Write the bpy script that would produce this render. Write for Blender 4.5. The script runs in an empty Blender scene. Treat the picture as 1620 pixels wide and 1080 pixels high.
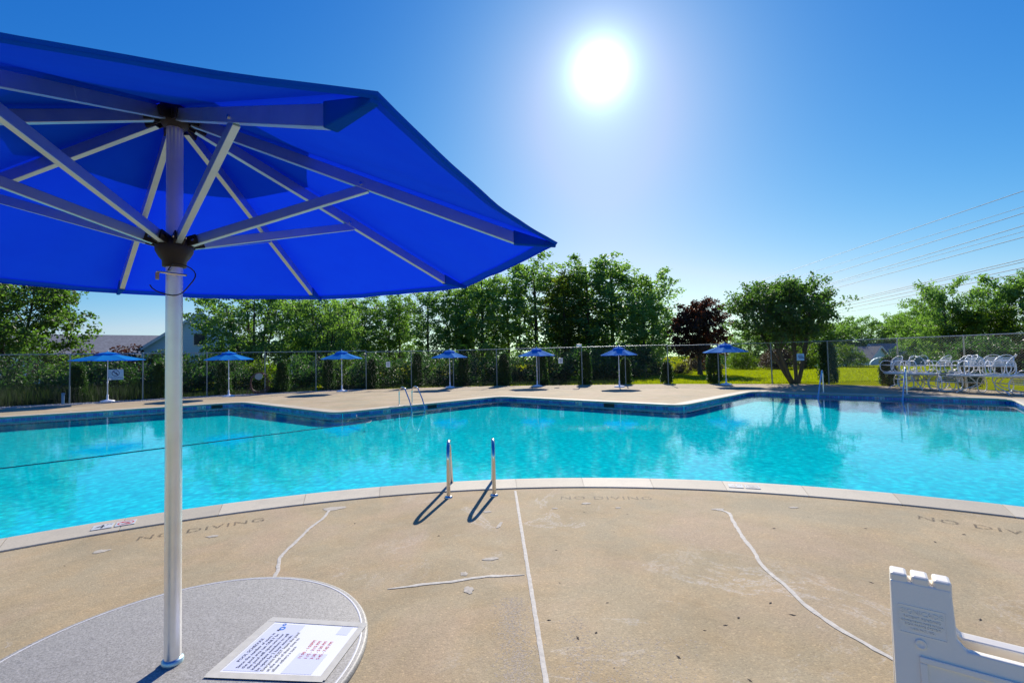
import bpy, bmesh, math, random
import numpy as np
from mathutils import Vector, Matrix, Euler
from mathutils.geometry import tessellate_polygon
R = math.radians
sc = bpy.context.scene
col = sc.collection

# ------------------------------------------------------------------ camera
CAM_H = 1.70
PITCH, ROLL = .0364, .0219
fw = Vector((0, math.cos(PITCH), math.sin(PITCH)))
up0 = Vector((0, -math.sin(PITCH), math.cos(PITCH)))
rt0 = Vector((1, 0, 0))
rt = rt0 * math.cos(ROLL) - up0 * math.sin(ROLL)
up = up0 * math.cos(ROLL) + rt0 * math.sin(ROLL)
cam_d = bpy.data.cameras.new('camera')
cam_d.sensor_width = 36
cam_d.lens = 740.13 / 1620 * 36
cam_d.clip_start = .05
cam_d.clip_end = 3000
cam = bpy.data.objects.new('camera', cam_d)
col.objects.link(cam)
M3 = Matrix((rt, up, -fw)).transposed()
cam.matrix_world = Matrix.Translation((0, 0, CAM_H)) @ M3.to_4x4()
sc.camera = cam

# ------------------------------------------------------------------ light
SUN_AZ, SUN_EL = R(11.65), R(31.4)
sun_dir = Vector((math.sin(SUN_AZ) * math.cos(SUN_EL), math.cos(SUN_AZ) * math.cos(SUN_EL), math.sin(SUN_EL)))
world = bpy.data.worlds.new('World')
sc.world = world
world.use_nodes = True
wn, wl = world.node_tree.nodes, world.node_tree.links
wn.clear()
w_out = wn.new('ShaderNodeOutputWorld')
sky = wn.new('ShaderNodeTexSky')
sky.sky_type = 'NISHITA'
sky.sun_disc = False
sky.sun_elevation = SUN_EL
sky.sun_rotation = SUN_AZ
sky.air_density = 1.0
sky.dust_density = .25
sky.ozone_density = 3.0
bg = wn.new('ShaderNodeBackground')
bg.inputs['Strength'].default_value = 1.0
# colour response of a clear deep blue sky: each channel its own contrast, the same over the whole sky
sep = wn.new('ShaderNodeSeparateColor'); cmb = wn.new('ShaderNodeCombineColor')
wl.new(sky.outputs[0], sep.inputs[0])
chan = []
for ch, (pw, gain) in enumerate(((2.3, .0065), (1.25, .0401), (.6, .1716))):
    p_ = wn.new('ShaderNodeMath'); p_.operation = 'POWER'; p_.inputs[1].default_value = pw
    g_ = wn.new('ShaderNodeMath'); g_.operation = 'MULTIPLY'; g_.inputs[1].default_value = gain
    wl.new(sep.outputs[ch], p_.inputs[0]); wl.new(p_.outputs[0], g_.inputs[0]); chan.append(g_)
cap = wn.new('ShaderNodeMath'); cap.operation = 'MULTIPLY'; cap.inputs[1].default_value = .74; wl.new(chan[1].outputs[0], cap.inputs[0])
rmin = wn.new('ShaderNodeMath'); rmin.operation = 'MINIMUM'; wl.new(chan[0].outputs[0], rmin.inputs[0]); wl.new(cap.outputs[0], rmin.inputs[1])     # never redder than green: no sunset tint
for ch, nd in enumerate((rmin, chan[1], chan[2])): wl.new(nd.outputs[0], cmb.inputs[ch])
wl.new(cmb.outputs[0], bg.inputs['Color'])
# bright air close round the sun (the sun itself stands in the frame)
tc = wn.new('ShaderNodeTexCoord')
dot = wn.new('ShaderNodeVectorMath'); dot.operation = 'DOT_PRODUCT'
dot.inputs[1].default_value = sun_dir
nrm = wn.new('ShaderNodeVectorMath'); nrm.operation = 'NORMALIZE'
wl.new(tc.outputs['Generated'], nrm.inputs[0])
wl.new(nrm.outputs[0], dot.inputs[0])
acos = wn.new('ShaderNodeMath'); acos.operation = 'ARCCOSINE'; acos.use_clamp = False
mn = wn.new('ShaderNodeMath'); mn.operation = 'MINIMUM'; mn.inputs[1].default_value = .999999
wl.new(dot.outputs['Value'], mn.inputs[0]); wl.new(mn.outputs[0], acos.inputs[0])
def wexp(width, amp):
    m = wn.new('ShaderNodeMath'); m.operation = 'MULTIPLY'; m.inputs[1].default_value = -1 / width
    wl.new(acos.outputs[0], m.inputs[0])
    e = wn.new('ShaderNodeMath'); e.operation = 'EXPONENT'; wl.new(m.outputs[0], e.inputs[0])
    a = wn.new('ShaderNodeMath'); a.operation = 'MULTIPLY'; a.inputs[1].default_value = amp
    wl.new(e.outputs[0], a.inputs[0])
    return a
g1, g2 = wexp(R(1.25), 4.5), wexp(R(8), .10)
ga = wn.new('ShaderNodeMath'); ga.operation = 'ADD'
wl.new(g1.outputs[0], ga.inputs[0]); wl.new(g2.outputs[0], ga.inputs[1])
bg2 = wn.new('ShaderNodeBackground'); bg2.inputs['Color'].default_value = (.62, .88, 1, 1)
wl.new(ga.outputs[0], bg2.inputs['Strength'])
addw = wn.new('ShaderNodeAddShader')
wl.new(bg.outputs[0], addw.inputs[0]); wl.new(bg2.outputs[0], addw.inputs[1])
wl.new(addw.outputs[0], w_out.inputs['Surface'])

sun_l = bpy.data.lights.new('sun', 'SUN')
sun_l.energy = 4.6
sun_l.angle = R(.5)
sun_l.color = (1, .94, .84)
sun_o = bpy.data.objects.new('sun', sun_l)
col.objects.link(sun_o)
sun_o.rotation_euler = (-sun_dir).to_track_quat('-Z', 'Y').to_euler()
sun_o.location = sun_dir * 200

vs = sc.view_settings
vs.view_transform = 'Standard'; vs.look = 'None'; vs.exposure = .6; vs.gamma = 1; vs.use_curve_mapping = False
sc.cycles.use_denoising = True
sc.cycles.max_bounces = 10
sc.cycles.transparent_max_bounces = 16
sc.cycles.caustics_reflective = False
sc.cycles.caustics_refractive = False
sc.cycles.sample_clamp_indirect = 8

# ------------------------------------------------------------------ helpers
rng = np.random.default_rng(7)
random.seed(7)

class MB:
    """collects shapes into one mesh"""
    def __init__(s): s.v = []; s.f = []; s.sm = []
    def add(s, verts, faces, smooth=False):
        o = len(s.v)
        s.v.extend(tuple(p) for p in verts)
        for f in faces: s.f.append(tuple(i + o for i in f)); s.sm.append(smooth)
        return s
    def box(s, c, size, m=None, bevel=0):
        x, y, z = (d / 2 for d in size)
        vs_ = [Vector((i * x, j * y, k * z)) for k in (-1, 1) for j in (-1, 1) for i in (-1, 1)]
        if m is not None: vs_ = [m @ p for p in vs_]
        vs_ = [p + Vector(c) for p in vs_]
        return s.add(vs_, [(0, 2, 3, 1), (4, 5, 7, 6), (0, 1, 5, 4), (1, 3, 7, 5), (3, 2, 6, 7), (2, 0, 4, 6)])
    def bar(s, a, b, w, h, upv=(0, 0, 1)):
        """rectangular bar from a to b, w wide, h high (h along upv side)"""
        a, b = Vector(a), Vector(b)
        d = (b - a); L = d.length; d.normalize()
        sx = d.cross(Vector(upv)); sx.normalize(); sz = sx.cross(d)
        m = Matrix((sx, d, sz)).transposed()
        return s.box((a + b) / 2, (w, L, h), m)
    def tube(s, pts, r, n=8, closed=False, cap=True):
        pts = [Vector(p) for p in pts]; k = len(pts)
        rr = r if isinstance(r, (list, tuple)) else [r] * k
        vs_, fs = [], []
        prev = None
        for i, p in enumerate(pts):
            if closed: t = pts[(i + 1) % k] - pts[i - 1]
            else: t = pts[min(i + 1, k - 1)] - pts[max(i - 1, 0)]
            if t.length < 1e-9: t = Vector((0, 0, 1))
            t.normalize()
            if prev is None:
                u = t.cross(Vector((0, 0, 1)))
                if u.length < .05: u = t.cross(Vector((0, 1, 0)))
            else:
                u = prev - t * prev.dot(t)
            u.normalize(); prev = u
            w = t.cross(u)
            for j in range(n):
                a = 2 * math.pi * j / n
                vs_.append(p + (u * math.cos(a) + w * math.sin(a)) * rr[i])
        for i in range(k if closed else k - 1):
            for j in range(n):
                i2 = (i + 1) % k
                fs.append((i * n + j, i * n + (j + 1) % n, i2 * n + (j + 1) % n, i2 * n + j))
        s.add(vs_, fs, True)
        if cap and not closed:
            s.add(vs_[:n], [tuple(reversed(range(n)))]); s.add(vs_[-n:], [tuple(range(n))])
        return s
    def lathe(s, prof, n=24, c=(0, 0, 0), smooth=True):
        c = Vector(c); vs_, fs = [], []
        for r_, z in prof:
            for j in range(n):
                a = 2 * math.pi * j / n
                vs_.append(c + Vector((r_ * math.cos(a), r_ * math.sin(a), z)))
        for i in range(len(prof) - 1):
            for j in range(n):
                fs.append((i * n + j, i * n + (j + 1) % n, (i + 1) * n + (j + 1) % n, (i + 1) * n + j))
        s.add(vs_, fs, smooth)
        s.add(vs_[:n], [tuple(reversed(range(n)))]); s.add(vs_[-n:], [tuple(range(n))])
        return s
    def prism(s, poly, z0, z1, m=None):
        k = len(poly)
        vs_ = [Vector((x, y, z0)) for x, y in poly] + [Vector((x, y, z1)) for x, y in poly]
        if m is not None: vs_ = [m @ p for p in vs_]
        fs = [tuple(reversed(range(k))), tuple(range(k, 2 * k))] + [(i, (i + 1) % k, k + (i + 1) % k, k + i) for i in range(k)]
        return s.add(vs_, fs)
    def mesh(s, name, mat):
        me = bpy.data.meshes.new(name)
        me.from_pydata(s.v, [], s.f)
        me.polygons.foreach_set('use_smooth', s.sm)
        me.update()
        if mat: me.materials.append(mat)
        return me
    def build(s, name, mat, parent=None, bevel=0):
        o = bpy.data.objects.new(name, s.mesh(name, mat))
        col.objects.link(o)
        if parent is not None: o.parent = parent
        if bevel:
            b = o.modifiers.new('bevel', 'BEVEL'); b.width = bevel; b.segments = 2; b.limit_method = 'ANGLE'
        return o

def fast_mesh(name, verts, quads, mat, tone=None, smooth=False):
    """numpy arrays -> mesh; quads (n,k)"""
    me = bpy.data.meshes.new(name)
    n, k = quads.shape
    me.vertices.add(len(verts)); me.vertices.foreach_set('co', np.ascontiguousarray(verts, np.float32).ravel())
    me.loops.add(n * k); me.loops.foreach_set('vertex_index', np.ascontiguousarray(quads, np.int32).ravel())
    me.polygons.add(n)
    me.polygons.foreach_set('loop_start', np.arange(0, n * k, k, dtype=np.int32))
    me.polygons.foreach_set('loop_total', np.full(n, k, np.int32))
    me.polygons.foreach_set('use_smooth', np.full(n, smooth))
    if tone is not None:
        at = me.attributes.new('tone', 'FLOAT', 'FACE'); at.data.foreach_set('value', tone.astype(np.float32))
    me.update(calc_edges=True)
    if mat: me.materials.append(mat)
    return me
def link(name, me, parent=None, loc=None, rz=None, scale=None):
    o = bpy.data.objects.new(name, me); col.objects.link(o)
    if parent is not None: o.parent = parent
    if loc is not None: o.location = loc
    if rz is not None: o.rotation_euler = (0, 0, rz)
    if scale is not None: o.scale = scale
    return o
def tag(o, label=None, cat=None, group=None, kind=None):
    if label: o['label'] = label
    if cat: o['category'] = cat
    if group: o['group'] = group
    if kind: o['kind'] = kind
    return o
def empty(name, loc=(0, 0, 0), rz=0):
    o = bpy.data.objects.new(name, None); col.objects.link(o)
    o.empty_display_size = .2
    o.location = loc; o.rotation_euler = (0, 0, rz)
    return o
KIDS = {}
def copy_tree(o, parent=None):
    c = o.copy(); col.objects.link(c); c.parent = parent
    for ch in [x for x in o.children]: copy_tree(ch, c)
    return c
def text_mesh(name, body, size, mat, align='LEFT', extrude=0, spacing=1):
    cu = bpy.data.curves.new(name, 'FONT'); cu.body = body; cu.size = size; cu.align_x = align; cu.extrude = extrude
    cu.space_character = spacing; cu.resolution_u = 2
    o = bpy.data.objects.new(name, cu); col.objects.link(o)
    me = bpy.data.meshes.new_from_object(o.evaluated_get(bpy.context.evaluated_depsgraph_get()))
    bpy.data.objects.remove(o); bpy.data.curves.remove(cu)
    me.name = name; me.materials.clear(); me.materials.append(mat)
    return me

# ------------------------------------------------------------------ materials
class NT:
    def __init__(s, name):
        s.m = bpy.data.materials.new(name); s.m.use_nodes = True
        s.n = s.m.node_tree.nodes; s.l = s.m.node_tree.links; s.n.clear()
        s.out = s.n.new('ShaderNodeOutputMaterial')
        s.tc = None
    def new(s, t, **kw):
        nd = s.n.new('ShaderNode' + t)
        for k, v in kw.items(): setattr(nd, k, v)
        return nd
    def co(s, which='Object'):
        if s.tc is None: s.tc = s.new('TexCoord')
        return s.tc.outputs[which]
    def noise(s, scale, detail=4, rough=.6, co=None, dim='3D', dist=0):
        nd = s.new('TexNoise'); nd.inputs['Scale'].default_value = scale; nd.inputs['Detail'].default_value = detail
        nd.inputs['Roughness'].default_value = rough; nd.inputs['Distortion'].default_value = dist
        s.l.new(co if co is not None else s.co(), nd.inputs['Vector'])
        return nd.outputs['Fac']
    def ramp(s, fac, stops):
        nd = s.new('ValToRGB'); cr = nd.color_ramp
        while len(cr.elements) < len(stops): cr.elements.new(.5)
        for e, (p, c) in zip(cr.elements, stops):
            e.position = p; e.color = (*c, 1) if len(c) == 3 else c
        s.l.new(fac, nd.inputs['Fac']); return nd.outputs['Color']
    def mix(s, fac, a, b, mode='MIX'):
        nd = s.new('Mix', data_type='RGBA', blend_type=mode)
        for sock, v in ((nd.inputs[0], fac), (nd.inputs[6], a), (nd.inputs[7], b)):
            if hasattr(v, 'is_output') or isinstance(v, bpy.types.NodeSocket): s.l.new(v, sock)
            elif isinstance(v, (int, float)): sock.default_value = v
            else: sock.default_value = (*v, 1)
        return nd.outputs[2]
    def math(s, op, a, b=None, clamp=False):
        nd = s.new('Math', operation=op); nd.use_clamp = clamp
        for i, v in enumerate((a, b)):
            if v is None: continue
            if isinstance(v, (int, float)): nd.inputs[i].default_value = v
            else: s.l.new(v, nd.inputs[i])
        return nd.outputs[0]
    def bump(s, h, strength=.3, dist=.01, normal=None):
        nd = s.new('Bump'); nd.inputs['Strength'].default_value = strength; nd.inputs['Distance'].default_value = dist
        s.l.new(h, nd.inputs['Height'])
        if normal is not None: s.l.new(normal, nd.inputs['Normal'])
        return nd.outputs[0]
    def bsdf(s, color, rough=.6, metal=0., normal=None, spec=.5):
        nd = s.new('BsdfPrincipled')
        if isinstance(color, bpy.types.NodeSocket): s.l.new(color, nd.inputs['Base Color'])
        else: nd.inputs['Base Color'].default_value = (*color, 1)
        if isinstance(rough, bpy.types.NodeSocket): s.l.new(rough, nd.inputs['Roughness'])
        else: nd.inputs['Roughness'].default_value = rough
        nd.inputs['Metallic'].default_value = metal
        nd.inputs['Specular IOR Level'].default_value = spec
        if normal is not None: s.l.new(normal, nd.inputs['Normal'])
        return nd
    def done(s, sh):
        s.l.new(sh.outputs[0] if hasattr(sh, 'outputs') else sh, s.out.inputs['Surface']); return s.m

def simple(name, c, rough=.6, metal=0., var=.12, scale=8., bump=0., bscale=60., spec=.5):
    t = NT(name)
    f = t.noise(scale, 5)
    d = tuple(x * (1 - var) for x in c); e = tuple(min(1, x * (1 + var)) for x in c)
    cc = t.ramp(f, [(.3, d), (.7, e)])
    nm = t.bump(t.noise(bscale, 3), bump, .005) if bump else None
    rg = t.math('ADD', t.math('MULTIPLY', t.noise(scale * 2.3, 3), .2), rough - .1)
    return t.done(t.bsdf(cc, rg, metal, nm, spec))

def leaf_mat(name, dark, light, trans, tw=.5, rough=.5):
    t = NT(name)
    at = t.new('Attribute', attribute_name='tone')
    oi = t.new('ObjectInfo')
    v = t.math('ADD', t.math('MULTIPLY', at.outputs['Fac'], .75), t.math('MULTIPLY', oi.outputs['Random'], .3))
    c = t.ramp(v, [(.0, dark), (1., light)])
    tcn = t.mix(1.0, c, trans, 'MULTIPLY')
    d = t.bsdf(c, rough, 0, None, .35)
    tr = t.new('BsdfTranslucent'); t.l.new(tcn, tr.inputs['Color'])
    mx = t.new('MixShader'); mx.inputs[0].default_value = tw
    t.l.new(d.outputs[0], mx.inputs[1]); t.l.new(tr.outputs[0], mx.inputs[2])
    return t.done(mx)

def fabric_mat(name='blue_canopy_fabric', c0=(.004, .13, .74), c1=(.005, .16, .84), ct=(.002, .016, .56)):
    t = NT(name)
    w1 = t.new('TexWave', wave_type='BANDS', bands_direction='X'); w1.inputs['Scale'].default_value = 160; w1.inputs['Distortion'].default_value = .4
    w2 = t.new('TexWave', wave_type='BANDS', bands_direction='Y'); w2.inputs['Scale'].default_value = 160; w2.inputs['Distortion'].default_value = .4
    t.l.new(t.co(), w1.inputs['Vector']); t.l.new(t.co(), w2.inputs['Vector'])
    wv = t.math('MULTIPLY', t.math('ADD', w1.outputs['Fac'], w2.outputs['Fac']), .5)
    n = t.noise(5, 5)
    c = t.ramp(n, [(.3, c0), (.7, c1)])
    nm = t.bump(t.math('ADD', wv, t.math('MULTIPLY', t.noise(9, 3), 2.)), .12, .002)
    d = t.bsdf(c, .8, 0, nm, .04)
    tr = t.new('BsdfTranslucent'); tr.inputs['Color'].default_value = (*ct, 1)
    mx = t.new('MixShader'); mx.inputs[0].default_value = .5
    t.l.new(d.outputs[0], mx.inputs[1]); t.l.new(tr.outputs[0], mx.inputs[2])
    return t.done(mx)

def concrete_mat(name, base, stains=True):
    t = NT(name)
    co = t.co()
    big = t.noise(.45, 5, .6)
    mid = t.noise(2.2, 6, .65)
    c = t.ramp(big, [(.25, tuple(x * .74 for x in base)), (.5, base), (.75, (base[0] * 1.16, base[1] * 1.18, base[2] * 1.24))])
    c = t.mix(t.math('MULTIPLY', t.ramp(mid, [(.42, (0, 0, 0)), (.72, (1, 1, 1))]), .5), c, (base[0] * 1.22, base[1] * 1.02, base[2] * .80))
    c = t.mix(t.math('MULTIPLY', t.ramp(t.noise(1.1, 5, .7, dist=.6), [(.46, (0, 0, 0)), (.70, (1, 1, 1))]), .55), c, (base[0] * .62, base[1] * .61, base[2] * .55))
    hue = t.noise(.7, 4, .6, dist=.8)
    c = t.mix(t.math('MULTIPLY', t.ramp(hue, [(.5, (0, 0, 0)), (.68, (1, 1, 1))]), .55), c, (base[0] * 1.10, base[1] * 1.0, base[2] * 1.12))
    c = t.mix(t.math('MULTIPLY', t.ramp(hue, [(.32, (1, 1, 1)), (.46, (0, 0, 0))]), .6), c, (base[0] * .80, base[1] * .86, base[2] * .92))
    # exposed aggregate
    vo = t.new('TexVoronoi'); vo.inputs['Scale'].default_value = 95; t.l.new(co, vo.inputs['Vector'])
    sep = t.new('SeparateColor'); t.l.new(vo.outputs['Color'], sep.inputs[0])
    c = t.mix(.38, c, t.mix(1.0, c, t.ramp(sep.outputs[0], [(0, (.62, .60, .58)), (.5, (1, 1, 1)), (.9, (1.12, 1.1, 1.06)), (1, (1.7, 1.65, 1.55))]), 'MULTIPLY'))
    fine = t.noise(260, 3, .7)
    c = t.mix(.32, c, t.mix(1.0, c, t.ramp(fine, [(.3, (.55, .55, .55)), (.7, (1.4, 1.4, 1.4))]), 'MULTIPLY'))
    if stains:
        n3 = t.noise(.85, 8, .75, dist=1.4); n4 = t.noise(.33, 3, .5)
        edge = t.ramp(n3, [(.565, (0, 0, 0)), (.59, (1, 1, 1)), (.605, (.5, .5, .5)), (.64, (0, 0, 0))])
        msk = t.math('MULTIPLY', edge, t.ramp(n4, [(.44, (0, 0, 0)), (.55, (1, 1, 1))]))
        msk = t.math('MULTIPLY', msk, t.ramp(t.noise(40, 3, .7), [(.35, (0, 0, 0)), (.6, (1, 1, 1))]))
        c = t.mix(t.math('MULTIPLY', msk, .5), c, (.66, .62, .56))
    h = t.math('ADD', t.math('MULTIPLY', vo.outputs['Distance'], -.8), fine)
    nm = t.bump(h, .35, .004)
    return t.done(t.bsdf(c, .88, 0, nm, .3))

def coping_mat():
    t = NT('coping_concrete')
    oi = t.new('ObjectInfo')
    c = t.ramp(oi.outputs['Random'], [(0, (.44, .385, .29)), (1, (.57, .505, .39))])
    c = t.mix(.5, c, t.mix(1.0, c, t.ramp(t.noise(60, 5, .7), [(.3, (.7, .7, .7)), (.7, (1.25, 1.25, 1.25))]), 'MULTIPLY'))
    c = t.mix(t.math('MULTIPLY', t.ramp(t.noise(3, 5), [(.5, (0, 0, 0)), (.75, (1, 1, 1))]), .4), c, (.34, .3, .25))
    return t.done(t.bsdf(c, .75, 0, t.bump(t.noise(180, 3), .25, .003), .3))

def terrazzo_mat():
    t = NT('speckled_grey_laminate')
    n = t.noise(230, 4, .7); n2 = t.noise(90, 3, .6)
    c = t.ramp(n, [(.33, (.10, .095, .09)), (.45, (.28, .262, .225)), (.58, (.42, .395, .34)), (.68, (.62, .59, .56))])
    c = t.mix(.35, c, t.ramp(n2, [(.35, (.19, .18, .15)), (.65, (.48, .45, .385))]))
    c = t.mix(t.math('MULTIPLY', t.ramp(t.noise(4.5, 6, .7, dist=1.), [(.5, (0, 0, 0)), (.72, (1, 1, 1))]), .35), c, (.24, .22, .19))
    ring_ = t.ramp(t.noise(7, 3, .5, dist=.5), [(.545, (0, 0, 0)), (.56, (1, 1, 1)), (.575, (0, 0, 0))])
    c = t.mix(t.math('MULTIPLY', ring_, .18), c, (.6, .57, .52))
    return t.done(t.bsdf(c, .55, 0, t.bump(n, .1, .001), .4))

def grass_ground_mat():
    t = NT('lawn_turf')
    big = t.noise(.12, 4); fine = t.noise(14, 6, .75)
    c = t.ramp(big, [(.3, (.20, .23, .006)), (.7, (.27, .29, .008))])
    c = t.mix(.5, c, t.mix(1.0, c, t.ramp(fine, [(.3, (.5, .5, .5)), (.7, (1.4, 1.4, 1.3))]), 'MULTIPLY'))
    d = t.bsdf(c, 1.0, 0, t.bump(fine, .6, .04), 0.)
    return t.done(d)

def water_mat():
    t = NT('pool_water')
    co = t.co()
    mp = t.new('Mapping'); t.l.new(co, mp.inputs['Vector']); mp.inputs['Scale'].default_value = (1, .8, 1)
    n1 = t.noise(3.2, 3, .55, mp.outputs[0]); n2 = t.noise(11, 3, .6, mp.outputs[0]); n3 = t.noise(.6, 2, .5, mp.outputs[0])
    calm = t.ramp(t.noise(.16, 2, .5), [(.4, (.35, .35, .35)), (.65, (1, 1, 1))])
    h = t.math('ADD', t.math('MULTIPLY', n1, 1.0), t.math('MULTIPLY', n2, .42))
    h = t.math('ADD', t.math('MULTIPLY', h, calm), t.math('MULTIPLY', n3, .6))
    nm = t.bump(h, .040, .085)
    geo = t.new('NewGeometry'); dt = t.new('VectorMath', operation='DOT_PRODUCT')
    t.l.new(geo.outputs['Incoming'], dt.inputs[0]); t.l.new(nm, dt.inputs[1])
    om = t.math('SUBTRACT', 1., t.math('ABSOLUTE', dt.outputs['Value']), True)
    fr = t.math('ADD', t.math('MULTIPLY', t.math('POWER', om, 5.), .85), .02, True)     # Schlick, the same from both sides
    gl = t.new('BsdfGlossy'); gl.inputs['Roughness'].default_value = .015; t.l.new(nm, gl.inputs['Normal'])
    gl.inputs['Color'].default_value = (.95, .98, 1, 1)
    # cell pattern in the transmission colour imitates light focused by wavelets
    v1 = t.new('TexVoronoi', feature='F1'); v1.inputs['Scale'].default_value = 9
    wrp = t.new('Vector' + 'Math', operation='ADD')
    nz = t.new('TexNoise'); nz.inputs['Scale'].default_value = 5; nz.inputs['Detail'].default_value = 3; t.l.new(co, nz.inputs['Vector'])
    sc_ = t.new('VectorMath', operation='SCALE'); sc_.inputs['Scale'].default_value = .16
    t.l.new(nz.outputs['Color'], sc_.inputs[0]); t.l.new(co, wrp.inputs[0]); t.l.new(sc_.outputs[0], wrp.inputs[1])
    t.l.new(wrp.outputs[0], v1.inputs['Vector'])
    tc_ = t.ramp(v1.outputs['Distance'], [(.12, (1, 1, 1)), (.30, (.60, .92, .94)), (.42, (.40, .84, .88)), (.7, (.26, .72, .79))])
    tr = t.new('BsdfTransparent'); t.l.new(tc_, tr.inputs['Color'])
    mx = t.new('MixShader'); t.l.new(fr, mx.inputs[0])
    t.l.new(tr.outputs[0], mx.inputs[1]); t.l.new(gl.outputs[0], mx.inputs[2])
    return t.done(mx)

def worn_paint(name, c, lo=.42, hi=.58, maxcov=.8, scale=45):
    t = NT(name)
    d = t.bsdf(c, .7, 0, None, .2)
    tr = t.new('BsdfTransparent')
    f = t.math('MULTIPLY', t.ramp(t.noise(scale, 4, .7), [(lo, (0, 0, 0)), (hi, (1, 1, 1))]), maxcov)
    mx = t.new('MixShader'); t.l.new(f, mx.inputs[0]); t.l.new(tr.outputs[0], mx.inputs[1]); t.l.new(d.outputs[0], mx.inputs[2])
    return t.done(mx)

def tile_mat():
    t = NT('blue_waterline_tile')
    wn_ = t.new('TexWhiteNoise', noise_dimensions='3D')
    sn = t.new('VectorMath', operation='SNAP'); sn.inputs[1].default_value = (.16, .16, .12)
    t.l.new(t.co(), sn.inputs[0]); t.l.new(sn.outputs[0], wn_.inputs['Vector'])
    c = t.ramp(wn_.outputs['Value'], [(0, (.014, .05, .22)), (.6, (.025, .11, .38)), (1, (.06, .22, .52))])
    return t.done(t.bsdf(c, .2, 0, None, .6))

def siding_mat(name, c):
    t = NT(name)
    sx = t.new('SeparateXYZ'); t.l.new(t.co(), sx.inputs[0])
    saw = t.math('FRACT', t.math('MULTIPLY', sx.outputs['Z'], 6.))
    cc = t.mix(.5, c, t.mix(1.0, c, t.ramp(saw, [(0, (.6, .6, .6)), (.15, (1, 1, 1)), (1, (1.1, 1.1, 1.1))]), 'MULTIPLY'))
    return t.done(t.bsdf(cc, .6, 0, t.bump(saw, .4, .02)))

def shingle_mat(name, c):
    t = NT(name)
    br = t.new('TexBrick'); br.inputs['Scale'].default_value = 2.2; br.inputs['Mortar Size'].default_value = .01
    br.inputs['Color1'].default_value = (*c, 1); br.inputs['Color2'].default_value = (*(x * .75 for x in c), 1)
    br.inputs['Mortar'].default_value = (*(x * .5 for x in c), 1)
    t.l.new(t.co(), br.inputs['Vector'])
    cc = t.mix(.4, br.outputs['Color'], t.mix(1.0, br.outputs['Color'], t.ramp(t.noise(6, 5), [(.3, (.6, .6, .6)), (.7, (1.3, 1.3, 1.3))]), 'MULTIPLY'))
    return t.done(t.bsdf(cc, .9, 0, None, .2))

def steel_mat(name, c, rough, metal=1.):
    t = NT(name)
    rg = t.math('ADD', t.math('MULTIPLY', t.noise(30, 4), .16), rough - .08)
    cc = t.ramp(t.noise(12, 4), [(.3, tuple(x * .9 for x in c)), (.7, c)])
    return t.done(t.bsdf(cc, rg, metal))

FABRIC = fabric_mat()
FABRIC_FAR = fabric_mat('sunlit_azure_fabric', (.008, .30, .82), (.012, .36, .90), (.004, .10, .80))  # same canopy cloth, with sun and sky light put into its paler colour
DECK = concrete_mat('deck_concrete', (.41, .325, .195))
FARDECK = DECK
COPING = coping_mat()
TABLE = terrazzo_mat()
LAWN = grass_ground_mat()
WATER = water_mat()
TILE = tile_mat()
PLASTER = simple('aqua_pool_plaster', (.005, .88, .86), .9, 0, .06, 1.5, spec=0.)
ALU = steel_mat('satin_aluminium', (.46, .61, .68), .42)
ALU_BRIGHT = steel_mat('anodised_aluminium_pole', (.90, .89, .86), .36, .85)
STEEL = steel_mat('stainless_steel', (.72, .70, .66), .16)
GALV = steel_mat('galvanised_steel', (.26, .31, .34), .5, .6)
BLACKP = simple('black_plastic', (.010, .009, .009), .6)
WHITEP = simple('white_plastic', (.90, .83, .70), .35, 0, .04, 3, .05, 120)
WHITEM = simple('white_powder_coat', (.84, .83, .81), .4, 0, .08, 5)
SEAL = simple('grey_white_sealant', (.50, .46, .39), .8, 0, .18, 25, .3, 90)
JOINT = simple('dark_joint_sealant', (.020, .026, .045), .6)
PAINT = worn_paint('faded_black_stencil_paint', (.10, .082, .062), .36, .58, .7)
INK = simple('black_ink', (.02, .022, .035), .6)
REDINK = simple('red_ink', (.55, .06, .06), .6)
BLUEINK = simple('blue_ink', (.02, .17, .55), .6)
PAPER = simple('white_paper', (.80, .80, .80), .5, 0, .02, 3)
PAPERBLUE = simple('pale_blue_print', (.62, .64, .76), .5, 0, .03, 3)
TAPE = simple('yellowed_clear_tape', (.62, .58, .47), .3, 0, .08, 30)
BARK = simple('grey_brown_bark', (.10, .082, .062), .9, 0, .35, 9, .6, 30)
BARKD = simple('dark_bark', (.06, .05, .04), .9, 0, .35, 9, .6, 30)
LEAF_TALL = leaf_mat('tall_tree_leaf', (0.0562, 0.1172, 0.0616), (0.2029, 0.3075, 0.1235), (1.9, 2.2, .5), .5)
LEAF_YEL = leaf_mat('yellowing_leaf', (0.0599, 0.0897, 0.0179), (0.1797, 0.2069, 0.0404), (1.6, 1.8, .45), .5)
LEAF_NEAR = leaf_mat('broad_green_leaf', (0.0358, 0.0667, 0.0307), (0.1220, 0.1669, 0.0616), (1.6, 2.3, .5), .5)
LEAF_BUSH = leaf_mat('shrub_leaf', (0.0191, 0.0449, 0.0247), (0.0716, 0.1273, 0.0493), (1.5, 2.1, .6), .42)
LEAF_LIME = leaf_mat('lime_shrub_leaf', (0.0575, 0.0920, 0.0092), (0.1380, 0.1955, 0.0172), (1.6, 2.0, .4), .5)
LEAF_THUJA = leaf_mat('arborvitae_leaf', (0.0168, 0.0448, 0.0084), (0.0630, 0.1190, 0.0140), (1.5, 2.2, .5), .3)
LEAF_PLUM = leaf_mat('plum_red_leaf', (0.0288, 0.0180, 0.0120), (0.0864, 0.0390, 0.0216), (1.9, 1.1, .7), .35)
LEAF_REED = leaf_mat('reed_blade', (.012, .024, .008), (.040, .058, .02), (1.3, 1.6, .7), .35)
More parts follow.
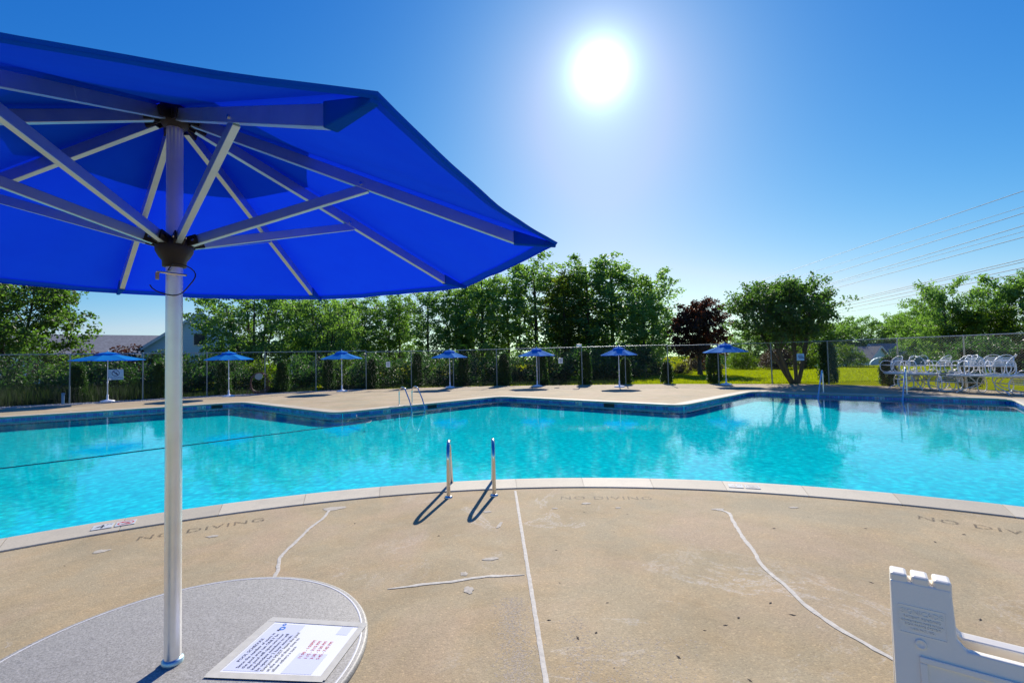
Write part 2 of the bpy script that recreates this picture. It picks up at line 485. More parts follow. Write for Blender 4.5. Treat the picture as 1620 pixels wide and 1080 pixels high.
LEAF_DRY = leaf_mat('dry_brush_twig', (.07, .05, .035), (.15, .11, .075), (1.3, 1.1, .8), .25)
BLADE = leaf_mat('grass_blade', (.20, .25, .004), (.34, .38, .006), (1.3, 1.35, .3), .55)

# ------------------------------------------------------------------ pool outline
CX, CY, CR = .3, -2.2, 8.84          # the round near edge
def arc(x0, x1, n):
    return [(x, CY + math.sqrt(CR ** 2 - (x - CX) ** 2)) for x in np.linspace(x0, x1, n)]
corner = [(16.45, 15.5), (10.65, 20.85), (5.62, 15.72), (-.62, 21.15), (-6.0, 15.75), (-12.2, 21.1), (-26.5, 11.0), (-8.9, -3.5)]
raw = arc(-7.4, 7.6, 60)
ring = raw + [(8.9, 2.4), (8.9, 6.6)] + corner            # clockwise seen from above? fixed below
def roundc(p, r=.55, n=5):
    out = []; k = len(p)
    for i in range(k):
        a, b, c = Vector(p[i - 1]), Vector(p[i]), Vector(p[(i + 1) % k])
        d1, d2 = (a - b), (c - b)
        ang = d1.angle(d2)
        if ang > R(165): out.append((b.x, b.y)); continue
        q = min(r, d1.length * .4, d2.length * .4)
        p1, p2 = b + d1.normalized() * q, b + d2.normalized() * q
        for t in np.linspace(0, 1, n):
            z = p1 * (1 - t) ** 2 + b * 2 * t * (1 - t) + p2 * t * t
            out.append((z.x, z.y))
    return out
ring = roundc(ring)
area = sum(ring[i - 1][0] * ring[i][1] - ring[i][0] * ring[i - 1][1] for i in range(len(ring)))
if area < 0: ring.reverse()          # counter-clockwise: outward normal = (dy,-dx)
def offset(p, d):
    out = []; k = len(p)
    for i in range(k):
        a, b, c = Vector(p[i - 1]), Vector(p[i]), Vector(p[(i + 1) % k])
        n1 = (b - a).normalized(); n2 = (c - b).normalized()
        n1 = Vector((n1.y, -n1.x)); n2 = Vector((n2.y, -n2.x))
        m = (n1 + n2).normalized(); q = d / max(.4, m.dot(n1))
        out.append((b.x + m.x * q, b.y + m.y * q))
    return out
COPW = .46
WATER_Z = -.125
def fill(outer, holes, z, name, mat, parent=None):
    polys = [[Vector((x, y, 0)) for x, y in outer]] + [[Vector((x, y, 0)) for x, y in h] for h in holes]
    tris = tessellate_polygon(polys)
    v = [(p.x, p.y, z) for q in polys for p in q]
    f = []
    for t in tris:
        a, b, c = (Vector(v[i]) for i in t)
        f.append(t if (b - a).cross(c - a).z > 0 else tuple(reversed(t)))
    m = MB(); m.add(v, f)
    return m

# ------------------------------------------------------------------ fence line (posts stand here)
FPOSTS = [(-29.6, 17.6), (-26.6, 19.4), (-23.9, 21.1), (-21.44, 22.68), (-19.1, 24.2), (-16.9, 25.9), (-14.35, 27.15), (-11.9, 28.35), (-9.1, 29.1), (-6.4, 29.6), (-3.75, 29.7),
          (-1.0, 29.55), (1.65, 29.15), (4.25, 28.7), (6.8, 28.25), (9.2, 27.75), (11.75, 26.75), (14.2, 25.7), (16.5, 24.5), (18.1, 22.0), (19.2, 19.9), (20.05, 18.2), (21.3, 15.6), (22.5, 13.1)]
# deck outer edge follows the fence, leaving a gravel strip on the left
def inward(p, d):
    v = Vector((-p[0] * .25, 8 - p[1])).normalized(); return (p[0] + v.x * d, p[1] + v.y * d)
edge_left = [inward(p, 1.25) for p in FPOSTS[:7]] + [inward(FPOSTS[7], .9), inward(FPOSTS[8], .55), inward(FPOSTS[9], .3)]
edge_right = [inward(p, .1) for p in FPOSTS[10:17]] + [inward(p, .12) for p in FPOSTS[17:]]
deck_outer = [(-42, 9), (-42, -9), (32, -9), (32, 9), (24.5, 9)] + list(reversed(edge_right)) + list(reversed(edge_left))

# ------------------------------------------------------------------ ground
def ground_z(x, y):
    z = np.full_like(x, -.06)
    d = np.hypot(x, y)
    drop = np.clip((y - 52 - .1 * np.abs(x - 30)) / 30, 0, 1)
    z = z - drop * drop * (3 - 2 * drop) * 2.6 * (x > 8)
    return z
gx = np.unique(np.concatenate([np.linspace(-900, -90, 9), np.linspace(-90, 130, 90), np.linspace(130, 900, 9)]))
gy = np.unique(np.concatenate([np.linspace(-300, -12, 5), np.linspace(-12, 130, 60), np.linspace(130, 1500, 10)]))
GX, GY = np.meshgrid(gx, gy)
gv = np.stack([GX, GY, ground_z(GX, GY)], -1).reshape(-1, 3)
nx_, ny_ = len(gx), len(gy)
q = np.arange(nx_ * ny_).reshape(ny_, nx_)
quads = np.stack([q[:-1, :-1], q[:-1, 1:], q[1:, 1:], q[1:, :-1]], -1).reshape(-1, 4)
# leave the pool pit open
def inside(px, py, poly):
    r_ = np.zeros(px.shape, bool); n_ = len(poly)
    for i in range(n_):
        (x1, y1), (x2, y2) = poly[i - 1], poly[i]
        if y1 == y2: continue
        r_ ^= ((y1 > py) != (y2 > py)) & (px < (x2 - x1) * (py - y1) / (y2 - y1) + x1)
    return r_
big_ring = offset(ring, .4)
cq = gv[quads][..., :2]
hit = np.zeros(len(quads), bool)
for a_ in np.linspace(0, 1, 5):
    for b_ in np.linspace(0, 1, 5):
        p_ = cq[:, 0] * (1 - a_) * (1 - b_) + cq[:, 1] * a_ * (1 - b_) + cq[:, 2] * a_ * b_ + cq[:, 3] * (1 - a_) * b_
        hit |= inside(p_[:, 0], p_[:, 1], big_ring)
keep = ~hit
lawn = link('ground', fast_mesh('ground', gv, quads[keep], LAWN, smooth=True)); tag(lawn, kind='structure')

# ------------------------------------------------------------------ pool
pool = empty('swimming_pool', (0, 6, WATER_Z)); tag(pool, kind='structure')
POFF = Vector((0, -6, -WATER_Z))
def padd(o): o.parent = pool; o.location = o.location + POFF; return o
wall_ring = offset(ring, .03)
def depth(x, y): return -.36 - .12 * min(1, max(0, (-4 - x) / 8))
m = fill(wall_ring, [], 0, 'floor', PLASTER)
# finer floor: grid clipped by using triangles subdivided
bmf = bmesh.new()
bv = [bmf.verts.new(p) for p in m.v]
for f in m.f:
    try: bmf.faces.new([bv[i] for i in f])
    except ValueError: pass
for _ in range(3):
    bmesh.ops.subdivide_edges(bmf, edges=[e for e in bmf.edges if e.calc_length() > 2.0], cuts=1, use_grid_fill=True)
bmesh.ops.triangulate(bmf, faces=bmf.faces)
for v in bmf.verts: v.co.z = depth(v.co.x, v.co.y)
me = bpy.data.meshes.new('pool_floor'); bmf.to_mesh(me); bmf.free(); me.materials.append(PLASTER)
padd(link('pool_floor', me))
m = MB(); k = len(wall_ring)
vv = [(x, y, -.05) for x, y in wall_ring] + [(x, y, -2.6) for x, y in wall_ring]
m.add(vv, [(i, k + i, k + (i + 1) % k, (i + 1) % k) for i in range(k)])
padd(m.build('pool_wall', PLASTER))
# bond beam top, seen in the joint behind the coping
o1, o2 = offset(ring, .36), offset(ring, COPW + .12)
m = MB(); vv = [(x, y, -.018) for x, y in o1] + [(x, y, -.018) for x, y in o2]
m.add(vv, [(i, k + i, k + (i + 1) % k, (i + 1) % k) for i in range(k)])
padd(m.build('expansion_joint', JOINT))
o1, o2 = offset(ring, .012), offset(ring, COPW - .012)
m = MB(); vv = [(x, y, .0085) for x, y in o1] + [(x, y, .0085) for x, y in o2]
m.add(vv, [(i, k + i, k + (i + 1) % k, (i + 1) % k) for i in range(k)])
padd(m.build('coping_mortar', simple('pale_mortar', (.36, .33, .28), .8)))
# walk the outline
seg = [Vector(ring[(i + 1) % k]) - Vector(ring[i]) for i in range(k)]
cum = np.concatenate([[0], np.cumsum([s_.length for s_ in seg])])
PER = cum[-1]
def at_s(s_, d=0.):
    s_ = s_ % PER
    i = min(int(np.searchsorted(cum, s_, 'right')) - 1, k - 1)
    t = (s_ - cum[i]) / max(1e-9, cum[i + 1] - cum[i])
    p = Vector(ring[i]).lerp(Vector(ring[(i + 1) % k]), t)
    def nrm_(j):
        a = seg[j].normalized(); return Vector((a.y, -a.x))
    n0, n1, n2 = nrm_(i - 1), nrm_(i), nrm_((i + 1) % k)
    n = (n1 + (n0 * (1 - t) if t < .5 else n2 * t) * .5).normalized()
    return p + n * d, n
# waterline tiles: two rows all round
m = MB(); tl = .152
nt = int(PER / tl)
for i in range(nt):
    s0, s1 = i * PER / nt + .004, (i + 1) * PER / nt - .004
    (a, na), (b, nb) = at_s(s0, .028), at_s(s1, .028)
    if a.y < -1: continue
    a2, b2 = a - na * .008, b - nb * .008
    for r_ in range(2):
        z1 = -.058 - r_ * .135; z0 = z1 - .128
        m.add([(a.x, a.y, z0), (b.x, b.y, z0), (b.x, b.y, z1), (a.x, a.y, z1), (a2.x, a2.y, z0 + .003), (b2.x, b2.y, z0 + .003), (b2.x, b2.y, z1 - .003), (a2.x, a2.y, z1 - .003)],
              [(7, 6, 5, 4), (0, 1, 5, 4), (1, 2, 6, 5), (2, 3, 7, 6), (3, 0, 4, 7)])
tag(padd(m.build('waterline_tile', TILE)), kind='stuff')
# coping stones
ns = int(PER / .92)
start = 0
for i in range(ns):
    s0, s1 = i * PER / ns + .004, (i + 1) * PER / ns - .004
    mid, _ = at_s((s0 + s1) / 2)
    if mid.y < -2.5 : continue
    m = MB(); n_ = 4
    prof = [(0., -.045), (-.012, -.025), (-.010, .002), (.006, .014), (.06, .016), (COPW - .008, .012), (COPW, .006), (COPW, -.03)]
    np_ = len(prof); vv = []
    for j in range(n_ + 1):
        s_ = s0 + (s1 - s0) * j / n_
        for d, z in prof:
            p, _ = at_s(s_, d); vv.append((p.x, p.y, z))
    ff = []
    for j in range(n_):
        for a in range(np_):
            b = (a + 1) % np_
            ff.append((j * np_ + a, (j + 1) * np_ + a, (j + 1) * np_ + b, j * np_ + b))
    ff.append(tuple(range(np_))); ff.append(tuple(reversed(range(n_ * np_, n_ * np_ + np_))))
    c0 = Vector((mid.x, mid.y, 0))
    m.add([Vector(p) - c0 for p in vv], ff)
    o = m.build('coping_stone', COPING); o.location = c0; padd(o)
    # consistent normals
    bmn = bmesh.new(); bmn.from_mesh(o.data); bmesh.ops.recalc_face_normals(bmn, faces=bmn.faces); bmn.to_mesh(o.data); bmn.free()
# skimmer mouths in the tile band
for x, y in ((-12.9, 20.45), (-3.2, 18.55), (3.6, 17.55)):
    s_ = min(np.linspace(0, PER, 3000), key=lambda t: (at_s(t)[0] - Vector((x, y))).length)
    p, n = at_s(s_, .012)
    mm = Matrix.Rotation(math.atan2(n.y, n.x), 3, 'Z')
    padd(MB().box((p.x, p.y, -.125), (.02, .42, .14), mm).build('skimmer_mouth', BLACKP))
# no-diving symbol
def nodiving(name, r, mat_ring, mat_man, parent, M):
    mb = MB()
    n = 28
    vi = [(r * math.cos(2 * math.pi * i / n), r * math.sin(2 * math.pi * i / n), 0) for i in range(n)]
    vo_ = [(r * .82 * math.cos(2 * math.pi * i / n), r * .82 * math.sin(2 * math.pi * i / n), 0) for i in range(n)]
    mb.add([M @ Vector(p) for p in vi + vo_], [(i, (i + 1) % n, n + (i + 1) % n, n + i) for i in range(n)])
    d = r * .86 * .707; w = r * .1
    mb.add([M @ Vector(p) for p in ((-d - w, d - w, .0004), (-d + w, d + w, .0004), (d + w, -d + w, .0004), (d - w, -d - w, .0004))], [(3, 2, 1, 0)])
    o = mb.build(name, mat_ring, parent)
    mb = MB()   # diver: body, arms, head, wave
    for pts, w in (([(-.45, .25), (.05, .15), (.35, -.15)], .09), ([(.05, .15), (.42, .28)], .07), ([(-.5, -.42), (-.2, -.5), (.1, -.42), (.4, -.5)], .05)):
        for a, b in zip(pts, pts[1:]):
            a, b = Vector(a) * r, Vector(b) * r; nn = Vector((-(b - a).y, (b - a).x)).normalized() * w * r
            mb.add([M @ Vector((*p, .0002)) for p in (a - nn, b - nn, b + nn, a + nn)], [(0, 1, 2, 3)])
    mb.add([M @ Vector((r * (.46 + .12 * math.cos(t)), r * (-.24 + .12 * math.sin(t)), .0002)) for t in np.linspace(0, 6.283, 11)[:-1]], [tuple(range(10))])
    mb.build('diver_mark', mat_man, parent)
    return o
def marker(x, y, size, flat=True, depth_txt='4', strong=True):
    s_ = min(np.linspace(0, PER, 4000), key=lambda t: (at_s(t)[0] - Vector((x, y))).length)
    p, n = at_s(s_, .235 if flat else .008)
    ty = -n if flat else Vector((0, 0))
    if flat:
        ux = Vector((ty.y, -ty.x)); M = Matrix(((ux.x, ty.x, 0, p.x), (ux.y, ty.y, 0, p.y), (0, 0, 1, .0185), (0, 0, 0, 1)))
    else:
        ux = Vector((n.y, -n.x)) * -1; M = Matrix(((ux.x, 0, -n.x, p.x), (ux.y, 0, -n.y, p.y), (0, 1, 0, -.125), (0, 0, 0, 1)))
    M = Matrix.Translation(POFF) @ M
    for j, dx in enumerate((-.56, .56)):
        t_ = MB(); h = size / 2
        t_.box((0, 0, 0), (size, size, .004))
        o = t_.build('depth_marker', MARKT, pool); o.matrix_local = M @ Matrix.Translation((dx * size * 1.0, 0, 0))
        if j == 0:
            me = text_mesh('lettering', depth_txt, size * 1.05, INK if strong else FADEINK, 'CENTER', 0); l = link('lettering', me, o, (-.12 * size, -.37 * size, .0026))
            me = text_mesh('lettering', 'FT', size * .3, INK if strong else FADEINK, 'CENTER', 0); l = link('lettering', me, o, (.3 * size, .12 * size, .0026))
        else:
            nodiving('no_diving_symbol', size * .42, REDINK if strong else FADEINK, INK if strong else FADEINK, o, Matrix.Translation((0, 0, .0028)))
MARKT = simple('white_glazed_marker_tile', (.62, .60, .56), .3, 0, .06, 20)
FADEINK = simple('faded_brown_ink', (.27, .22, .18), .6)
marker(-4.42, 5.25, .17)
marker(2.96, 6.2, .17, True, '4', False)
for x, y in ((-15.9, 18.45), (-13.4, 20.2), (-4.6, 17.1), (2.55, 18.4), (13.9, 17.85)): marker(x, y, .14, False, '6' if x < -15 else '5')

water = fill(offset(ring, .025), [], WATER_Z, 'pool_water', WATER).build('pool_water', WATER); tag(water, kind='structure')

# ------------------------------------------------------------------ deck
hole = offset(ring, COPW + .022)
m = fill(deck_outer, [hole], 0, 'deck', DECK)
kk = len(hole)
for i in range(kk):
    a, b = hole[i], hole[(i + 1) % kk]
    m.add([(a[0], a[1], 0), (b[0], b[1], 0), (b[0], b[1], -.1), (a[0], a[1], -.1)], [(0, 1, 2, 3)])
for i in range(len(deck_outer)):
    a, b = deck_outer[i - 1], deck_outer[i]
    m.add([(a[0], a[1], 0), (b[0], b[1], 0), (b[0], b[1], -.12), (a[0], a[1], -.12)], [(3, 2, 1, 0)])
deck = m.build('pool_deck', DECK); tag(deck, kind='structure')
def strip(name, pts, w, mat, z=.004, jit=.2, seed=1, taper=False):
    r_ = random.Random(seed); pts = [Vector(p) for p in pts]
    dense = []
    for a, b in zip(pts, pts[1:]):
        n = max(2, int((b - a).length / .05))
        for i in range(n): dense.append(a.lerp(b, i / n))
    dense.append(pts[-1])
    # smooth
    for _ in range(3):
        dense = [dense[0]] + [(dense[i - 1] + dense[i] * 2 + dense[i + 1]) / 4 for i in range(1, len(dense) - 1)] + [dense[-1]]
    L_, R2, C2 = [], [], []
    n = len(dense)
    for i, p in enumerate(dense):
        t = (dense[min(i + 1, n - 1)] - dense[max(i - 1, 0)]).normalized(); nn = Vector((-t.y, t.x))
        q = 1.
        if taper: q = min(1, .25 + 1.2 * min(i, n - 1 - i) / n * 3)
        a, b = w / 2 * q * (1 + r_.uniform(-jit, jit)), w / 2 * q * (1 + r_.uniform(-jit, jit))
        L_.append((*(p + nn * a), z)); R2.append((*(p - nn * b), z)); C2.append((*p, z + .002))
    mb = MB()
    mb.add(L_ + C2 + R2, [(i, n + i, n + i + 1, i + 1) for i in range(n - 1)] + [(n + i, 2 * n + i, 2 * n + i + 1, n + i + 1) for i in range(n - 1)], True)
    return mb.build(name, mat, deck)
strip('joint_sealant', [(0, 6.08), (.09, 3.78), (.14, 2.51), (.24, .2), (.4, -4)], .030, SEAL, .003, .12, 3)
strip('crack_sealant', [(2.2, 5.19), (2.3, 5.12), (2.2, 4.8), (2.07, 4.3), (2.06, 4.16), (1.95, 3.78), (1.96, 3.46), (1.93, 3.23), (1.96, 2.95), (2.05, 2.67), (2.2, 2.2), (2.25, 1.4)], .034, SEAL, .003, .3, 4)
strip('crack_sealant', [(-.97, 3.56), (-.62, 3.64), (-.45, 3.66), (-.29, 3.73), (.06, 3.74)], .034, SEAL, .003, .3, 5, True)
strip('crack_sealant', [(-2.15, 5.46), (-2.1, 5.2), (-2.13, 4.9), (-2.1, 4.55), (-2.09, 4.19), (-1.94, 3.85), (-1.9, 3.3), (-1.7, 2.6)], .032, SEAL, .003, .3, 6)
PATCH = simple('worn_cement_patch', (.46, .41, .33), .85, 0, .2, 30, .3, 90, spec=.2)
def blob(name, x, y, rx, ry, mat, z=.003, seed=0, a=0):
    r_ = random.Random(seed); n = 14
    pts = []
    for i in range(n):
        t = 2 * math.pi * i / n; q = 1 + r_.uniform(-.28, .28)
        px, py = rx * q * math.cos(t), ry * q * math.sin(t)
        pts.append((x + px * math.cos(a) - py * math.sin(a), y + px * math.sin(a) + py * math.cos(a), z))
    return MB().add(pts + [(x, y, z + .002)], [(i, (i + 1) % n, n) for i in range(n)]).build(name, mat, deck)
for i, (x, y, rx, ry, a) in enumerate([(-2.12, 5.52, .12, .07, .3), (2.22, 5.19, .07, .035, 0), (-3.85, 4.4, .06, .045, .4), (-3.02, 4.72, .06, .03, .2), (.45, 5.35, .035, .02, 0), (.82, 5.5, .055, .03, 0), (1.15, 5.32, .03, .02, 0), (-.32, 5.28, .05, .035, .3), (3.05, 5.2, .05, .03, 0),
                                       (-.42, 3.78, .03, .035, 0), (-.36, 3.52, .04, .05, 0), (-.17, 4.85, .02, .10, -.2), (-.22, 4.05, .07, .03, .1)]):
    blob('repair_patch', x, y, rx, ry, PATCH, .0028, i, a)
def stencil(pos, ang, size):
    me = text_mesh('stencil_lettering', 'NO DIVING', size, PAINT, 'LEFT', 0, 1.12)
    o = link('stencil_lettering', me, deck, (pos[0], pos[1], .0045), ang)
    o.scale = (1.1, 1.0, 1)
    return o
stencil((-3.73, 4.63), math.atan2(.45, .88), .18)
stencil((.53, 5.69), math.atan2(-.09, .96), .175)
stencil((4.03, 4.78), math.atan2(-.52, .62), .18)
# little bits of leaf and twig lying about
DEAD = simple('dead_leaf_brown', (.035, .022, .014), .8, 0, .4, 20)
rr = random.Random(5)
pm = MB().add([(-.5, 0, .02), (-.1, .28, .1), (.5, .05, .05), (.1, -.25, .16), (0, 0, .28)], [(0, 3, 4), (3, 2, 4), (2, 1, 4), (1, 0, 4)]).mesh('leaf_scrap', DEAD)
spots = [(1.72, 3.25), (1.78, 3.1), (1.3, 3.0), (1.42, 3.08), (1.15, 2.95), (.52, 2.62), (.36, 2.9), (.48, 2.95), (.95, 4.6), (1.65, 5.35), (2.5, 4.6), (3.35, 4.55), (3.7, 4.2), (4.1, 4.35), (3.02, 4.9), (.62, 3.3), (.2, 3.1), (.9, 2.7), (1.2, 2.5), (-.75, 4.6), (-1.7, 5.0), (-.45, 5.0), (-3.1, 4.4), (-3.9, 4.1), (1.9, 2.3), (2.6, 3.5), (2.9, 3.0), (.32, 3.6), (.35, 4.2), (.75, 5.2), (1.2, 5.1), (-1.25, 5.3)]
for i, (x, y) in enumerate(spots):
    o = link('leaf_scrap', pm, None, (x, y, 0), rr.uniform(0, 6.28)); s_ = rr.uniform(.014, .034); o.scale = (s_ * rr.uniform(.9, 1.7), s_, s_ * .6)
    tag(o, 'small dark scrap of dead leaf lying on the tan concrete deck', 'leaf', 'dead leaf scraps on the near deck')

# pebbles showing where the cement skin has worn away
PEB = simple('pale_river_pebble', (.40, .335, .25), .95, 0, .3, 60, spec=.1)
def pebbles(cx, cy, sx, sy, n, a):
    x = rng.normal(0, 1, n) * sx; y = rng.uniform(-1, 1, n) * sy
    P = np.stack([cx + x * math.cos(a) - y * math.sin(a), cy + x * math.sin(a) + y * math.cos(a)], -1)
    r = rng.uniform(.0025, .0065, n)
    an = np.arange(5) * 2 * math.pi / 5
    base = np.stack([np.cos(an), np.sin(an), np.zeros(5)], -1)
    V = np.concatenate([base[None] * (r * rng.uniform(.7, 1.3, n))[:, None, None], np.tile(np.array([[[0, 0, .25]]]), (n, 1, 1)) * r[:, None, None]], 1)
    V[..., :2] += P[:, None]; V[..., 2] += .0002
    T = (np.arange(n) * 6)[:, None, None] + np.array([[i, (i + 1) % 5, 5] for i in range(5)])[None]
    return V.reshape(-1, 3), T.reshape(-1, 3)
pv, pt, off_ = [], [], 0
for args in ((-.02, 2.85, .055, .55, 1900, .03), (.62, 2.62, .22, .28, 700, 0), (.34, 2.75, .04, .4, 350, -.05)):
    v_, t_ = pebbles(*args); pv.append(v_); pt.append(t_ + off_); off_ += len(v_)
tag(link('exposed_pebble', fast_mesh('exposed_pebble', np.concatenate(pv), np.concatenate(pt), PEB, smooth=True), deck), kind='stuff')

# gravel strip by the left fence
GRAV = simple('pale_blue_grey_gravel', (.34, .34, .34), .9, 0, .35, 40)
n = 9000
ii = rng.integers(0, 8, n); tt = rng.random(n); uu = rng.random(n)
fp = np.array(FPOSTS); el = np.array(edge_left)
A_ = fp[ii] * (1 - tt[:, None]) + fp[ii + 1] * tt[:, None]; B_ = el[ii] * (1 - tt[:, None]) + el[ii + 1] * tt[:, None]
pc = A_ * (1 - uu[:, None]) + B_ * uu[:, None] + (A_ - B_) * .15
s_ = rng.uniform(.025, .06, n)
tet = np.array([[-1, -.6, -.4], [1, -.5, -.4], [0, 1, -.4], [.1, 0, .8]])
an = rng.random(n) * 6.28; ca, sa = np.cos(an), np.sin(an)
V = tet[None] * s_[:, None, None]
V = np.stack([V[..., 0] * ca[:, None] - V[..., 1] * sa[:, None], V[..., 0] * sa[:, None] + V[..., 1] * ca[:, None], V[..., 2]], -1)
V += np.concatenate([pc, np.full((n, 1), -.02)], 1)[:, None]
T = (np.arange(n) * 4)[:, None, None] + np.array([[0, 1, 3], [1, 2, 3], [2, 0, 3]])[None]
gr = link('gravel', fast_mesh('gravel', V.reshape(-1, 3), T.reshape(-1, 3), GRAV)); tag(gr, 'pale gravel strip along the foot of the left fence', 'gravel', kind='stuff')

# lawn blades beyond the fence
n = 230000
bx = rng.uniform(-8, 50, n); by = 27 + (rng.random(n) ** 1.4) * 30
fl = np.interp(bx, [p[0] for p in FPOSTS[8:20]], [p[1] for p in FPOSTS[8:20]])
ok = ((by > fl + .05) & (bx <= 18.1)) | ((bx > 18.1) & ((by - 22) > -(bx - 18.1) * 2.0 + .6))
bx, by = bx[ok], by[ok]; n = len(bx)
# small gravel bed by the big tree keeps bare
bz = ground_z(bx, by); hh = rng.uniform(.05, .11, n); ww = rng.uniform(.015, .035, n); an = rng.random(n) * 6.28
lean = rng.normal(0, .035, (n, 2))
V = np.stack([np.stack([bx - ww * np.cos(an), by - ww * np.sin(an), bz], -1), np.stack([bx + ww * np.cos(an), by + ww * np.sin(an), bz], -1), np.stack([bx + lean[:, 0], by + lean[:, 1], bz + hh], -1)], 1)
T = np.arange(n * 3).reshape(n, 3)
go = link('grass', fast_mesh('grass', V.reshape(-1, 3), T, BLADE, rng.random(n))); tag(go, 'short sunlit yellow green lawn grass behind the fence', 'grass', kind='stuff')

# ------------------------------------------------------------------ vegetation builders
def leaves_from(cent, rad, per, size, rng_, flat=.75, droop=.3):
    """cent (m,3), rad (m,), per leaves each -> verts, quads, tone"""
    m_ = len(cent); n = m_ * per
    c = np.repeat(cent, per, 0); r = np.repeat(rad, per)
    d = rng_.normal(0, 1, (n, 3)); d /= np.linalg.norm(d, axis=1, keepdims=True)
    p = c + d * (r * rng_.random(n) ** .45)[:, None] * np.array([1, 1, flat])
    a = rng_.normal(0, 1, (n, 3)); a[:, 2] -= droop; a /= np.linalg.norm(a, axis=1, keepdims=True)
    b = np.cross(a, rng_.normal(0, 1, (n, 3))); b /= np.linalg.norm(b, axis=1, keepdims=True) + 1e-9
    s = size * rng_.uniform(.6, 1.25, n)[:, None]
    nrm_ = np.cross(a, b)
    V = np.stack([p - a * s * .5, p + b * s * .32 + nrm_ * s * .08, p + a * s * .5, p - b * s * .32 + nrm_ * s * .08], 1).reshape(-1, 3)
    Q = np.arange(n * 4).reshape(n, 4)
    tone = np.repeat(rng_.random(m_), per) * .55 + rng_.random(n) * .45
    return V, Q, tone

def make_tree(name, seed, H, env, base_t, stems=1, spread=.0, nb=26, sub=5, per=30, rc=.5, leaf=.2, trunk_r=.16, lmat=None, bark=None, incl=.6, lean=0., jit=(.68, 1.12), subl=(.16, .42)):
    """env(t)-> crown radius at height fraction t (0..1). returns (trunk_mesh, crown_mesh)"""
    r_ = random.Random(seed); g = np.random.default_rng(seed)
    mb = MB(); cents = []; rads = []
    for st in range(stems):
        a0 = 6.283 * st / max(1, stems) + r_.uniform(-.4, .4)
        off = spread * (r_.uniform(.55, 1.) if stems > 1 else 0)
        n = 10; path = []
        hs = H * (.93 if stems == 1 else r_.uniform(.74, .92))
        wob = [r_.uniform(-.12, .12) for _ in range(4)]
        for i in range(n + 1):
            t = i / n
            o_ = off * (t ** .85)
            path.append(Vector((math.cos(a0) * (o_ + (.1 if stems > 1 else 0)) + wob[0] * math.sin(t * 5 + wob[1] * 20) * H * .04 + lean * t * H, math.sin(a0) * (o_ + (.1 if stems > 1 else 0)) + wob[2] * math.sin(t * 4 + 1 + wob[3] * 20) * H * .04, t * hs - .1)))
        tr = trunk_r * (1 if stems == 1 else .72)
        mb.tube(path, [tr * (1.35 if i == 0 else 1.) * (1 - .86 * (i / n)) + .012 for i in range(n + 1)], 8)
        for b in range(int(nb / stems)):
            t = base_t + (1 - base_t) * ((b + r_.random()) / (nb / stems)) * .98
            t = min(t, .985)
            f = t * n * (H / hs) * .96; f = min(f, n - .01); i = int(f)
            p0 = path[i].lerp(path[i + 1], f - i)
            az = b * 2.4 + r_.uniform(-.5, .5) + st
            rad = env(t) * r_.uniform(*jit)
            start_f = max(0, f - r_.uniform(.8, 2.2) * incl * 1.6); i0 = int(start_f)
            q0 = path[i0].lerp(path[min(i0 + 1, n)], start_f - i0)
            end = Vector((math.cos(az) * rad + lean * t * H + (0 if stems == 1 else path[i].x * .35), math.sin(az) * rad + (0 if stems == 1 else path[i].y * .35), t * H + r_.uniform(-.25, .45)))
            mid = q0.lerp(end, .5) + Vector((0, 0, (end - q0).length * .10))
            br = max(.012, trunk_r * .30 * (1 - t * .6))
            mb.tube([q0, mid, end], [br, br * .6, br * .18], 5, cap=False)
            for s2 in range(sub):
                u = .35 + .65 * (s2 + r_.random()) / sub
                base = (q0.lerp(mid, u * 2) if u < .5 else mid.lerp(end, u * 2 - 1))
                L = rad * r_.uniform(*subl)
                dv = Vector((r_.gauss(0, 1), r_.gauss(0, 1), r_.gauss(.25, .6))).normalized()
                tip = base + dv * L
                mb.tube([base, tip], [br * .3, br * .12], 4, cap=False)
                for w in (.45, 1.):
                    cents.append(base.lerp(tip, w)); rads.append(rc * r_.uniform(.55, 1.2))
            cents.append(end); rads.append(rc * r_.uniform(.7, 1.1))
    V, Q, tone = leaves_from(np.array([tuple(c) for c in cents]), np.array(rads), per, leaf, g)
    return mb.mesh('trunk', bark), fast_mesh('crown', V, Q, lmat, tone)

def make_bush(seed, h, r0, n_cl=60, per=60, leaf=.1, rc=.35, lmat=None, bark=None):
    g = np.random.default_rng(seed); r_ = random.Random(seed)
    d = g.normal(0, 1, (n_cl, 3)); d /= np.linalg.norm(d, axis=1, keepdims=True); d[:, 2] = np.abs(d[:, 2])
    q = g.random(n_cl) ** .4
    lump = 1 + .25 * np.sin(3 * np.arctan2(d[:, 1], d[:, 0]) + seed) * (1 - d[:, 2])
    c = d * q[:, None] * np.array([r0, r0, h * .92]) * lump[:, None]; c[:, 2] += .1
    V, Q, tone = leaves_from(c, np.full(n_cl, rc), per, leaf, g)
    V[:, 2] = np.maximum(V[:, 2], .01)
    mb = MB()
    for i in range(9):
        e = c[r_.randrange(n_cl)]
        mb.tube([(r_.uniform(-.12, .12), r_.uniform(-.12, .12), -.05), (e[0] * .4, e[1] * .4, e[2] * .6), tuple(e)], [.03, .02, .006], 5, cap=False)
    return mb.mesh('stem', bark), fast_mesh('foliage', V, Q, lmat, tone)

